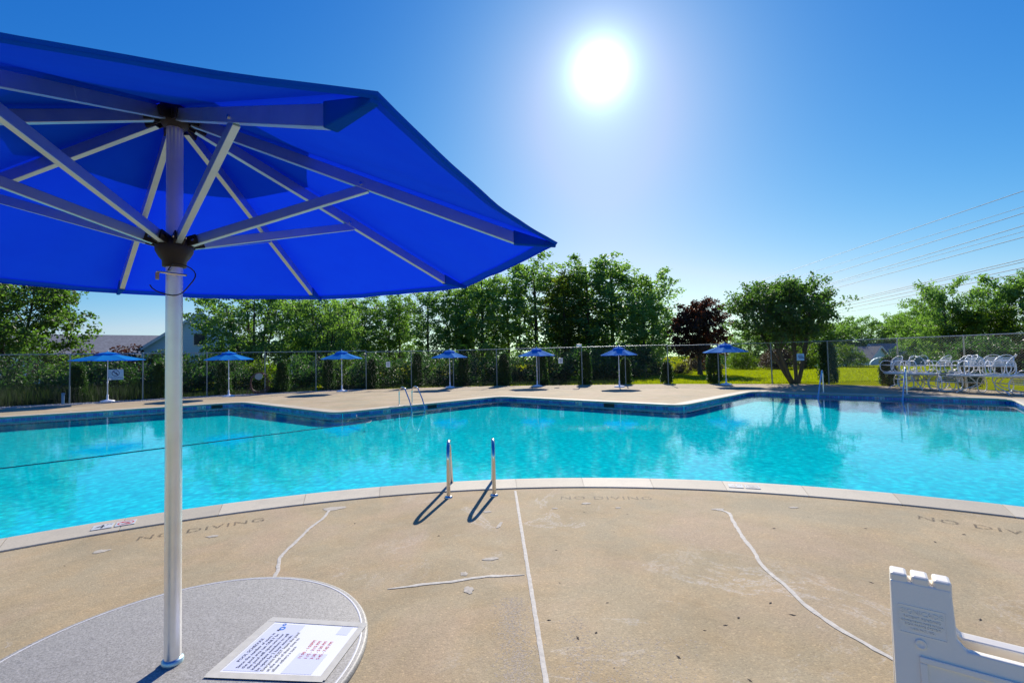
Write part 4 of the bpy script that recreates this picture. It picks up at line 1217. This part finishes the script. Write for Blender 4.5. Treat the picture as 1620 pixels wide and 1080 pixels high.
# ------------------------------------------------------------------ patio chairs and tables on the right
STRAP = simple('white_vinyl_strap', (.66, .66, .64), .5)
SLING = simple('green_grey_sling', (.10, .17, .16), .7)
def make_chair(sling):
    t = empty('patio_chair')
    for s_ in (-1, 1):
        pts = []
        for a in np.linspace(0, 2 * math.pi, 26)[:-1]:
            pts.append((s_ * .30, .30 * math.copysign(abs(math.cos(a)) ** .8, math.cos(a)), .335 + .32 * math.copysign(abs(math.sin(a)) ** .8, math.sin(a))))
        MB().tube(pts, .018, 7, closed=True).build('side_hoop', WHITEM, t)
    pts = [(-.27, -.18, .36)] + [(.27 * -math.cos(R(a)), -.20 - .22 * math.sin(R(a)) * .9 - .02, .62 + .30 * math.sin(R(a))) for a in np.linspace(0, 180, 13)] + [(.27, -.18, .36)]
    bk = MB().tube(pts, .016, 7).build('back_frame', WHITEM, t)
    for i in range(5):
        z = .45 + i * .085; wd = .25 if z < .66 else .25 * math.sqrt(max(.1, 1 - ((z - .62) / .3) ** 2))
        y = -.20 - .22 * max(0, (z - .5)) / .42 * .9
        MB().bar((-wd, y, z), (wd, y, z), .008, .055).build('back_strap', sling, bk)
    fr = MB().tube([(-.28, -.2, .37), (-.28, .26, .42), (.28, .26, .42), (.28, -.2, .37)], .016, 7, closed=True).build('seat_frame', WHITEM, t)
    for i in range(5):
        y = -.15 + i * .092
        MB().bar((-.28, y, .39 + i * .01), (.28, y, .39 + i * .01), .06, .008).build('seat_strap', sling, fr)
    MB().tube([(-.30, 0.02, .02), (.30, .02, .02)], .014, 7).build('crossbar', WHITEM, t)
    return t
def patio_table(c, L, W, rz, h, label):
    t = empty('patio_table', (c[0], c[1], 0), rz)
    poly = []
    for i in range(32):
        a = 2 * math.pi * i / 32
        poly.append((L / 2 * math.copysign(abs(math.cos(a)) ** .45, math.cos(a)), W / 2 * math.copysign(abs(math.sin(a)) ** .45, math.sin(a))))
    MB().prism(poly, h - .03, h).build('tabletop', WHITEM, t, .006)
    MB().tube([(x * .93, y * .93, h - .05) for x, y in poly], .016, 7, closed=True).build('apron', WHITEM, t)
    for sx in (-1, 1):
        for sy in (-1, 1):
            pts = [(sx * L * .16, sy * W * .42, h - .05), (sx * L * .12, sy * W * .30, h * .72), (sx * L * .11, sy * W * .12, h * .50), (sx * L * .16, sy * W * .16, h * .34), (sx * L * .30, sy * W * .34, h * .14), (sx * L * .34, sy * W * .4, .0)]
            MB().tube(pts, .019, 7).build('leg', WHITEM, t)
    tag(t, label, 'table'); return t
patio_table((17.45, 20.45), 2.35, 1.05, R(95), .70, 'white patio table under the left half of the stacked chairs')
patio_table((17.95, 17.75), 2.25, 1.1, R(112), .70, 'white patio table under the right half of the stacked chairs')
chW, chG = make_chair(STRAP), make_chair(SLING)
CH = [((17.35, 21.45, .70), (0, 0, 1.6), 0, 'white chair set upright on the left end of the stacked tables'),
      ((17.35, 20.75, .70), (0, 0, 1.25), 0, 'white chair on the left table, second in the row of stacked chairs'),
      ((17.45, 20.05, .70), (0, 0, 2.9), 1, 'green strapped chair on the left table, nearest its right end'),
      ((17.62, 19.4, .705), (0, 0, .2), 0, 'white chair at the joint between the two stacked tables'),
      ((17.75, 18.65, .70), (0, 0, 1.5), 1, 'green strapped chair on the left end of the right table'),
      ((17.78, 17.95, .70), (0, 0, 2.6), 0, 'white chair in the middle of the right table top'),
      ((18.0, 17.3, .70), (0, 0, 1.9), 0, 'white chair on the right table next to the picture edge'),
      ((17.75, 21.2, 0), (0, 0, 1.5), 0, 'white chair standing under the left end of the stacked tables'),
      ((17.7, 20.1, 0), (0, 0, 1.75), 1, 'green strapped chair standing under the left table'),
      ((17.55, 19.2, 0), (0, 0, 1.3), 0, 'white chair standing on the deck between the two tables'),
      ((17.9, 18.3, 0), (0, 0, 1.9), 1, 'green strapped chair standing under the right table'),
      ((18.25, 17.2, 0), (0, 0, 1.4), 0, 'white chair standing under the right end of the right table')]
CH += [((18.05, 20.9, .70), (0, 0, 1.9), 1, 'green strapped chair at the back of the left table by the fence'), ((18.3, 19.0, .70), (0, 0, 1.2), 0, 'white chair at the back between the two stacked tables'),
       ((18.5, 18.1, .70), (0, 0, 2.2), 0, 'white chair at the back of the right table by the fence'), ((18.35, 17.6, .70), (0, 0, .6), 1, 'green strapped chair at the back right of the right table'),
       ((17.25, 20.4, 0), (0, 0, .4), 0, 'white chair standing at the front of the left table'), ((17.45, 18.75, 0), (0, 0, 2.6), 1, 'green strapped chair standing at the front left of the right table'), ((18.4, 19.8, 0), (0, 0, 1.6), 0, 'white chair standing by the fence behind the tables')]
first = {0: True, 1: True}
for loc, rot, kd, lab in CH:
    src = (chW, chG)[kd]
    o = src if first[kd] else copy_tree(src); first[kd] = False
    o.location = loc; o.rotation_euler = rot
    if loc[2] > .5: o.scale = (1, 1, .80)
    else: o.scale = (1, 1, .93)
    tag(o, lab, 'chair', 'stacked patio chairs by the right fence')

# ------------------------------------------------------------------ trees
TALL = []
for sd in range(3):
    TALL.append(make_tree('tall', 100 + sd, 12.0, lambda t: 2.3 * (max(0, 1 - ((t - .58) / .46) ** 2)) ** .5 + .25, .20, 1, 0, 48, 6, 14, .50, .25, .16, LEAF_TALL, BARKD, .8))
SLIM = []
for sd in range(2):
    SLIM.append(make_tree('slim', 200 + sd, 12.0, lambda t: 1.6 * (max(0, 1 - ((t - .6) / .45) ** 2)) ** .5 + .2, .24, 1, 0, 40, 5, 13, .48, .24, .12, LEAF_TALL, BARKD, .9))
rows = [(-22.5, 49, 8.9, 0, 'leafy tree rising behind the third far umbrella, left end of the tall row'), (-19.0, 52, 9.0, 3, 'slim tree left of the white fence notice, low in the tall row'),
        (-16.0, 50, 9.2, 1, 'dense tree above the first small white fence notice'), (-12.4, 51.5, 9.7, 4, 'slim tree in the tall row just left of the fourth far umbrella'),
        (-9.0, 50, 9.9, 2, 'tree in the tall row above the far pool ladder'), (-6.2, 52.5, 10.6, 3, 'slim tree right behind the lower corner of the big canopy'),
        (-3.2, 51, 11.4, 0, 'tree in the tall row just right of the big canopy corner'), (-.4, 53, 12.2, 4, 'slim tree right of the fourth far umbrella under the canopy tip'),
        (2.6, 51, 13.3, 1, 'tall tree whose top stands just below the big canopy tip'), (5.6, 50, 11.2, 3, 'yellowing slim tree in the dip of the tall row'),
        (8.3, 51, 12.9, 2, 'tallest broad tree in the row, left crown of the pair below the sun'), (11.2, 52, 13.2, 0, 'tall tree in the row directly below the sun'), (15.2, 50.5, 11.4, 1, 'dense dark tree at the right end of the tall row'), (13.4, 47.5, 8.2, 2, 'lower dark tree in front of the right end of the tall row'),
        (-14.2, 54, 9.3, 2, 'leafy tree behind the gap over the white fence notice'), (-4.6, 55, 11.0, 1, 'leafy tree behind the gap right of the big canopy corner'), (6.8, 54.5, 11.6, 0, 'leafy tree behind the yellowing slim tree')]
rt_ = random.Random(3)
for i, (x, y, h, kd, lab) in enumerate(rows):
    ms = (TALL + SLIM)[kd]; s_ = h / 12.3
    wd = s_ * rt_.uniform(1.3, 1.6)
    plant('tall_tree', ms, ('trunk', 'crown'), (x, y, -.06), rt_.uniform(0, 6.28), (wd, wd, s_), lab, 'tree', 'tall tree row behind the fence', LEAF_YEL if 'yellowing' in lab else None)
# left trees
dome = lambda t: 3.6 * (max(0, 1 - ((t - .55) / .52) ** 2)) ** .5 + .3
BR1 = make_tree('broad', 301, 8.6, dome, .24, 2, 1.2, 46, 7, 25, .55, .24, .2, LEAF_NEAR, BARKD, 1.)
BR2 = make_tree('broad', 305, 8.6, dome, .18, 5, 2.2, 50, 7, 22, .5, .22, .17, LEAF_TALL, BARKD, 1.)
plant('broadleaf_tree', BR1, ('trunk', 'crown'), (-36.5, 34, -.06), .4, (1.15, 1.15, 1.1), 'sunlit leafy tree at the far left edge under the canopy', 'tree')
plant('broadleaf_tree', BR2, ('trunk', 'crown'), (-21.8, 39.5, -.06), 1.2, (1.15, 1.15, 1.02), 'dark multi-stemmed tree behind the second far umbrella', 'tree')
plant('broadleaf_tree', BR2, ('trunk', 'crown'), (-17.2, 43, -.06), 3.2, (.8, .8, .98), 'dark branching tree left of the third far umbrella', 'tree')
# broad multi-stem tree by the right fence
umb_env = lambda t: 2.75 * (max(0, 1 - ((t - .50) / .53) ** 2)) ** .36 + .15
NEAR = make_tree('near', 403, 5.9, umb_env, .46, 7, 2.4, 126, 7, 13, .36, .15, .125, LEAF_NEAR, BARK, .8, -.10, (.72, 1.0), (.10, .26))
plant('broadleaf_tree', NEAR, ('trunk', 'crown'), (16.0, 26.6, -.06), 0, (1, .95, 1), 'broad rounded multi-stemmed tree just behind the right fence', 'tree')
PLUM = make_tree('plum', 501, 6.1, lambda t: 2.3 * (max(0, 1 - ((t - .6) / .45) ** 2)) ** .5 + .15, .30, 1, 0, 46, 6, 34, .42, .19, .2, LEAF_PLUM, BARKD, .8)
plant('plum_tree', PLUM, ('trunk', 'crown'), (16.0, 40, -.06), 0, 1, 'dark reddish plum tree between the tall row and the broad tree', 'tree')
# right-hand trees
RT = [((43.0, 46), 8.3, BR2, .8, LEAF_TALL, 'tall dark tree on the right with a spiky top below the wires'), ((51, 47), 9.2, BR1, 1.0, LEAF_TALL, 'large dark tree at the right picture edge'),
      ((43.5, 43.5), 5.6, BR1, .75, LEAF_LIME, 'bright yellow green tree in front of the dark right trees'), ((53.5, 61), 7.6, BR2, .95, LEAF_TALL, 'rounded tree left of the yellow green tree on the right'),
      ((52, 43), 7.0, BR2, 1.0, LEAF_NEAR, 'leafy tree low at the right picture edge behind the fence')]
for (x, y), h, ms, wd, mt, lab in RT:
    plant('broadleaf_tree', ms, ('trunk', 'crown'), (x, y, -.1), rt_.uniform(0, 6), (wd, wd, h / 8.4), lab, 'tree', 'trees beyond the right fence', mt)
far_lab = ['distant dark tree above the shed, left of the grey roof', 'distant tree above the grey roofed house', 'distant tree right of the grey roofed house', 'distant dark tree directly right of the broad tree crown', 'distant low tree left of the rounded right tree', 'distant tree behind the broad tree']
for i, (x, y, h) in enumerate([(64, 96, 10.5), (71, 95, 10.8), (77, 92, 10.6), (57, 97, 11.2), (82, 94, 11.5), (49, 96, 9.5)]):
    plant('distant_tree', (BR1, BR2)[i % 2], ('trunk', 'crown'), (x, y, -2.6), i * 1.3, (1.35, 1.35, h / 8.4), far_lab[i], 'tree', 'distant trees behind the houses', LEAF_TALL)

# shrubs
BU = [make_bush(600 + i, 2.6, 1.9, 80, 60, .16, .5, LEAF_BUSH, BARKD) for i in range(3)]
for i, (x, y, s_, mt, lab) in enumerate([
        (-31.5, 24.5, 1.0, LEAF_NEAR, 'sunlit hedge shrub behind the fence at the left picture edge'), (-28.6, 26.8, 1.05, LEAF_BUSH, 'hedge shrub left of the first fence post in view'), (-25.4, 28.0, 1.0, LEAF_NEAR, 'hedge shrub behind the first fence post in view'),
        (-23.2, 26.9, .95, LEAF_BUSH, 'dark shrub behind the no diving sign'), (-20.4, 28.8, .95, LEAF_BUSH, 'dark shrub behind the near aluminium pole'), (-18.4, 30.3, .9, LEAF_BUSH, 'dark shrub just left of the second far umbrella'),
        (-17.0, 31.8, .82, LEAF_LIME, 'bright yellow green shrub behind the second far umbrella'), (-14.2, 31.6, .92, LEAF_BUSH, 'dark shrub behind the coiled hose'), (-12.3, 33.2, .95, LEAF_NEAR, 'greyish green shrub right of the coiled hose'),
        (-9.6, 32.6, .95, LEAF_BUSH, 'dark shrub behind the third far umbrella'), (-6.8, 34.0, .98, LEAF_BUSH, 'dark shrub behind the first white fence notice'), (-3.9, 33.8, .95, LEAF_BUSH, 'dark shrub behind the fourth far umbrella'),
        (-1.6, 36.5, .8, LEAF_LIME, 'light green shrub between the fourth and fifth far umbrellas'), (-.2, 34.2, .9, LEAF_BUSH, 'dark shrub left of the fifth far umbrella'), (2.6, 34.4, 1.0, LEAF_BUSH, 'dark shrub behind the second white fence notice'),
        (5.3, 35.0, 1.05, LEAF_BUSH, 'dark shrub below the white floodlight'), (8.2, 36.5, 1.1, LEAF_BUSH, 'dark shrub behind the sixth far umbrella'), (10.6, 40, 1.0, LEAF_BUSH, 'dark shrub behind the right end of the tall row'),
        (13.0, 41.8, .45, LEAF_BUSH, 'low round dark bush on the shaded lawn'), (15.7, 43.6, .42, LEAF_DRY, 'small mixed garden shrub on the lawn left of the plum tree'),
        (25.5, 52, .85, LEAF_LIME, 'light shrub on the lawn edge right of the plum tree'), (28.5, 50, 1.0, LEAF_DRY, 'brown dry brush on the lawn edge behind the broad tree'), (32, 51, 1.0, LEAF_LIME, 'yellow green shrub behind the broad tree stems'), (37, 52, 1.0, LEAF_LIME, 'yellow green shrub seen right of the broad tree stems'),
        (20.5, 50, .95, LEAF_DRY, 'brownish shrub behind the plum tree trunk'),
        (44.3, 53.8, .8, LEAF_BUSH, 'dark bush left of the grey roofed house'), (47.5, 52.0, 1.0, LEAF_BUSH, 'round bush right of the grey roofed house'), (45.9, 53, .45, LEAF_LIME, 'small lime hedge right of the little shed'),
        (34, 33, 1.05, LEAF_BUSH, 'dark shrub behind the right fence and left stacked table'), (36.5, 31.5, 1.1, LEAF_DRY, 'brown shrub behind the right fence panel'), (35.5, 35.5, 1.1, LEAF_BUSH, 'dark shrub behind the middle of the right fence'), (38, 30, 1.15, LEAF_BUSH, 'dark shrub behind the right fence near the picture edge'), (40.5, 33, 1.25, LEAF_LIME, 'lime shrub high behind the right fence')]):
    plant('garden_shrub', BU[i % 3], ('stem', 'foliage'), (x, y, -.06), i * 1.7, (s_ * 1.1, s_ * 1.1, s_), lab, 'shrub', None, mt)
# the wood along the horizon
n = 900; ang_ = rng.uniform(R(-75), R(75), n); dist = rng.uniform(118, 150, n)
c = np.stack([np.sin(ang_) * dist, np.cos(ang_) * dist, rng.uniform(-3, 3.2, n) * (.8 + .35 * np.sin(ang_ * 23)) ], -1)
V, Q, tone = leaves_from(c, rng.uniform(1.6, 3.0, n), 34, .75, rng)
fwd = link('far_wood', fast_mesh('far_wood', V, Q, LEAF_BUSH, tone)); tag(fwd, 'far dark wood along the horizon behind everything', 'wood', kind='stuff')
# shrubs by the left houses
for i, (x, y, s_, lab) in enumerate([(-40, 43, 1.35, 'dark brownish shrub above the fence left of the first umbrella'), (-36.5, 44, 1.5, 'dark brownish shrub above the first umbrella'), (-32.5, 44, 1.3, 'dark shrub before the blue gable house left of the pole'), (-27.0, 43, 1.35, 'dark shrub before the blue gable house right of the pole')]):
    plant('garden_shrub', BU[i % 3], ('stem', 'foliage'), (x, y, -.06), i * 2.1, (s_ * 1.1, s_ * 1.1, s_), lab, 'shrub', None, LEAF_PLUM if i < 2 else LEAF_BUSH)
# arborvitae columns behind the fence
TH = [make_thuja(700 + i) for i in range(3)]
for i, (x, y, h, w_, lab) in enumerate([
        (-22.0, 23.7, 1.9, 1.0, 'thin dark column shrub behind the first fence post'), (-18.9, 25.2, 1.9, 1.0, 'thin dark column shrub just right of the first umbrella'), (-16.6, 26.9, 1.85, 1.0, 'dark column shrub left of the second umbrella pole'), (-13.8, 28.1, 1.9, 1.0, 'dark column shrub right of the hose'), (-11.5, 29.3, 1.95, 1.0, 'dark column shrub left of the third umbrella'),
        (-9.0, 30.0, 1.9, 1.0, 'dark column shrub right of the third umbrella'), (-6.2, 30.5, 2.25, 1.0, 'dark column shrub right of the first white notice'), (-3.2, 30.6, 2.6, 1.0, 'column shrub directly behind the fourth umbrella'), (-.55, 30.3, 2.05, 1.05, 'column shrub midway between the fourth and fifth umbrellas'),
        (1.85, 29.9, 2.1, 1.05, 'column shrub behind the fifth umbrella'), (4.55, 29.4, 2.15, 1.05, 'column shrub under the white floodlight'), (6.95, 28.95, 1.6, 1.0, 'column shrub behind the sixth umbrella'), (9.35, 28.5, 1.35, .9, 'small column shrub left of the plum tree'),
        (11.85, 27.6, 2.0, 1.15, 'column shrub behind the rightmost far umbrella'), (16.95, 25.2, 2.25, 1.15, 'dark column shrub right of the broad tree'), (18.35, 22.9, 1.45, 1.0, 'dark column shrub at the left end of the stacked chairs'), (19.9, 20.5, 1.75, 1.0, 'dark column shrub behind the stacked chairs')]):
    plant('arborvitae', TH[i % 3], ('trunk', 'foliage'), (x, y, -.06), i * 1.1, (w_, w_, h / 2.3), lab, 'shrub', 'column shrubs along the fence')
# reeds and rough undergrowth on the left
n = 26000
ti = rng.random(n) * 13.99; i0 = ti.astype(int); fr_ = (ti - i0)[:, None]
P0 = fp[i0] * (1 - fr_) + fp[i0 + 1] * fr_
outv = np.stack([-.25 * np.ones(n), np.ones(n)], -1); outv[:, 0] = np.where(i0 < 7, -.55, .05)
P0 = P0 + outv * rng.uniform(.3, 5.0, n)[:, None]
hh = rng.uniform(.10, .28, n) + np.where(i0 < 4, rng.uniform(0, .8, n), 0); ww = rng.uniform(.012, .03, n); an = rng.random(n) * 6.28
ln = rng.normal(0, .16, (n, 2)) * hh[:, None]
V = np.stack([np.concatenate([P0 + np.stack([ww * np.cos(an), ww * np.sin(an)], -1), np.full((n, 1), -.06)], 1), np.concatenate([P0 - np.stack([ww * np.cos(an), ww * np.sin(an)], -1), np.full((n, 1), -.06)], 1), np.concatenate([P0 + ln, hh[:, None]], 1)], 1)
ud = link('undergrowth', fast_mesh('undergrowth', V.reshape(-1, 3), np.arange(n * 3).reshape(n, 3), LEAF_REED, rng.random(n))); tag(ud, 'rough reeds and tall grass behind the left fence', 'undergrowth', kind='stuff')

# ------------------------------------------------------------------ houses
GLASS = simple('dark_window_glass', (.03, .04, .05), .1)
SIDB, SIDW = siding_mat('pale_blue_siding', (.55, .72, .80)), siding_mat('white_siding', (.6, .62, .64))
ROOFB, ROOFG = shingle_mat('brown_shingle', (.46, .42, .39)), shingle_mat('grey_shingle', (.30, .28, .265))
TRIM = simple('white_trim', (.75, .75, .74), .5)
def house(name, c, rz, L, W, wall_h, roof_h, wall_mat, roof_mat, label, wins=(), gwins=(), over=.4, door=None, zb=-.06):
    """ridge along local x; front long side faces local -y; gables at +-x"""
    t = empty(name, (c[0], c[1], zb), rz); tag(t, label, 'house')
    m = MB(); l2, w2 = L / 2, W / 2
    prof = [(-w2, 0), (w2, 0), (w2, wall_h), (0, wall_h + roof_h), (-w2, wall_h)]
    vs_ = [(-l2, y, z) for y, z in prof] + [(l2, y, z) for y, z in prof]
    m.add(vs_, [(4, 3, 2, 1, 0), (5, 6, 7, 8, 9), (0, 1, 6, 5), (1, 2, 7, 6), (2, 3, 8, 7), (3, 4, 9, 8), (4, 0, 5, 9)])
    m.build('wall', wall_mat, t)
    sl = math.atan2(roof_h, w2); ln = math.hypot(w2, roof_h) + over
    for s_ in (-1, 1):
        d = Vector((0, s_ * math.cos(sl), -math.sin(sl))); nn = Vector((0, s_ * math.sin(sl), math.cos(sl)))
        a = Vector((0, 0, wall_h + roof_h)) + nn * .09
        m = MB(); m.bar(a - d * .02 , a + d * ln, L + 2 * over, .12, nn); m.build('roof', roof_mat, t)
    for sx in (-1, 1):
        for s_ in (-1, 1):
            d = Vector((0, s_ * math.cos(sl), -math.sin(sl))); a = Vector((sx * (l2 + over + .03), 0, wall_h + roof_h))
            MB().bar(a, a + d * ln, .05, .26, Vector((0, s_ * math.sin(sl), math.cos(sl)))).build('fascia', TRIM, t)
    for x, z, w_, h_ in wins:
        f = MB().box((x, -w2 - .03, z), (w_ + .2, .08, h_ + .2)).build('window', TRIM, t); MB().box((x, -w2 - .06, z), (w_, .05, h_)).build('pane', GLASS, f)
    for sx, y, z, w_, h_ in gwins:
        f = MB().box((sx * (l2 + .03), y, z), (.08, w_ + .2, h_ + .2)).build('window', TRIM, t); MB().box((sx * (l2 + .06), y, z), (.05, w_, h_)).build('pane', GLASS, f)
    if door: MB().box((door, -w2 - .03, 1.05), (1.0, .08, 2.1)).build('door', TRIM, t)
    return t
house('long_house', (-55, 63, 0), R(38), 30, 9, 3.4, 2.6, SIDB, ROOFB, 'long low house with brown shingle roof at the left', [(-10, 1.9, 1.2, 1.3), (-6, 1.9, 1.2, 1.3), (-2, 1.9, 1.2, 1.3), (2, 1.9, 1.2, 1.3), (6, 1.9, 1.2, 1.3), (10, 1.9, 1.2, 1.3)])
house('gable_house', (-37.2, 55.5, 0), R(-55), 11, 10, 3.6, 3.9, SIDB, ROOFB, 'pale blue gable house with brown roof behind the near pole', [(-2, 1.8, 1.1, 1.3)], [(1, 0, 4.6, 1.1, 1.2), (1, -2.4, 1.9, 1.1, 1.3), (1, 2.4, 1.9, 1.1, 1.3)])
house('gable_house', (-24.0, 60, 0), R(-50), 10, 9, 3.3, 3.2, SIDB, ROOFG, 'blue house glimpsed through the dark trees behind the third umbrella', [], [(1, 0, 4.2, 1, 1.1)])
house('bungalow', (71.5, 86, 0), R(-8), 10, 8, 2.9, 2.6, SIDW, ROOFG, 'grey roofed bungalow far off beyond the right lawn', [(-2.5, 1.6, 1.2, 1.1), (2, 1.6, 1.2, 1.1)], zb=-2.66)
house('gable_house', (62.2, 86, 0), R(-62), 9, 7, 2.8, 2.2, SIDB, ROOFG, 'small blue gable house far off right of the dark column shrub', [], [(1, 0, 1.6, 1.6, 1.1)], zb=-2.66)
house('gable_house', (66.5, 98, 0), R(-40), 10, 8, 3.4, 2.6, SIDB, ROOFG, 'blue gabled house farther behind the grey roofed bungalow', [], [(1, 0, 4, 1, 1)], zb=-2.66)
shd = empty('garden_shed', (59.2, 75.2, -2.2), R(-35)); tag(shd, 'small rounded blue green shed before the bungalow', 'shed')
m = MB(); pf = [(1.5 * math.cos(a), 1.6 + 1.2 * math.sin(a)) for a in np.linspace(0, math.pi, 11)]
pf = [(-1.5, 0)] + [(1.5, 0)] + pf; n = len(pf)
m.add([(y, -1.2, z) for y, z in pf] + [(y, 1.2, z) for y, z in pf], [tuple(range(n)), tuple(reversed(range(n, 2 * n)))] + [(i, n + i, n + (i + 1) % n, (i + 1) % n) for i in range(n)])
m.build('shed_body', SIDB, shd); MB().box((.1, -1.24, 1.9), (.7, .06, .6)).build('window', GLASS, shd); MB().box((-.1, -1.24, .75), (1.1, .05, 1.4)).build('door', TRIM, shd)
def car(c, rz, mat, label, z=-2.0):
    t = empty('parked_car', (c[0], c[1], z), rz); tag(t, label, 'car')
    pf = [(-2.1, .35), (-2.15, .75), (-1.9, .92), (-1.35, .98), (-.8, 1.42), (.55, 1.45), (1.15, 1.0), (2.0, .86), (2.15, .6), (2.12, .32)]
    n = len(pf); m = MB()
    m.add([(x, -.85 + (.12 if z_ > 1.1 else 0), z_) for x, z_ in pf] + [(x, .85 - (.12 if z_ > 1.1 else 0), z_) for x, z_ in pf], [tuple(range(n)), tuple(reversed(range(n, 2 * n)))] + [(i, n + i, n + (i + 1) % n, (i + 1) % n) for i in range(n)])
    m.build('body', mat, t, .05)
    for s_ in (-1, 1): MB().add([(-1.25, s_ * .8, 1.0), (-.78, s_ * .745, 1.37), (.5, s_ * .745, 1.39), (1.0, s_ * .8, 1.02)], [(0, 1, 2, 3)]).build('side_window', GLASS, t)
    for x in (-1.35, 1.35):
        for s_ in (-1, 1):
            w = MB().tube([(x, s_ * .72, .32), (x, s_ * .88, .32)], .32, 16).build('wheel', BLACKP, t); MB().tube([(x, s_ * .875, .32), (x, s_ * .89, .32)], .18, 12).build('rim', ALU, w)
    return t
CARP = simple('dark_blue_car_paint', (.02, .04, .07), .2, .3)
car((55.6, 73.5), R(20), CARP, 'dark car parked left of the small rounded shed', -1.95)
car((59.9, 72.0), R(200), simple('black_car_paint', (.015, .015, .02), .2, .3), 'black car parked in front of the small rounded shed', -1.8)

# ------------------------------------------------------------------ overhead wires
WIRE = simple('weathered_cable', (.05, .05, .055), .6)
def ray(u, v):
    return fw * 740.13 + rt * (u - 810) - up * (v - 540)
wires = [((1333, 400), (1620, 302), 'topmost'), ((1384, 400), (1620, 327), 'second highest'), ((1420, 400), (1620, 337), 'third highest'), ((1476, 400), (1620, 357), 'fourth highest'), ((1497, 400), (1620, 366), 'fifth highest'), ((1527.7, 400), (1620, 375), 'sixth highest'),
         ((1336, 477), (1620, 409.8), 'seventh highest'), ((1338, 479), (1620, 414), 'eighth highest'), ((1345, 482), (1620, 423), 'third lowest'), ((1356, 484.5), (1620, 431), 'second lowest'), ((1354, 491), (1512, 463.5), 'lowest')]
for (a, b, lab) in wires:
    sl_ = (b[1] - a[1]) / (b[0] - a[0])
    u0, u1 = 1300, 1640
    d0, d1 = ray(u0, a[1] + sl_ * (u0 - a[0])), ray(u1, a[1] + sl_ * (u1 - a[0]))
    p0 = d0 * (150 / d0.y) + Vector((0, 0, CAM_H)); p1 = d1 * (72 / d1.y) + Vector((0, 0, CAM_H))
    pts = [p0.lerp(p1, t) for t in np.linspace(-.9, 1.6, 26)]
    m = MB(); m.tube(pts, 0.055 if lab not in ('second highest', 'fifth highest', 'lowest') else .036, 5)
    o = m.build('overhead_wire', WIRE); tag(o, 'thin overhead wire over the right trees, %s of the eleven' % lab, 'wire', 'overhead wires crossing the right sky')
print('polys', sum(len(o.data.polygons) for o in col.objects if o.type == 'MESH'))
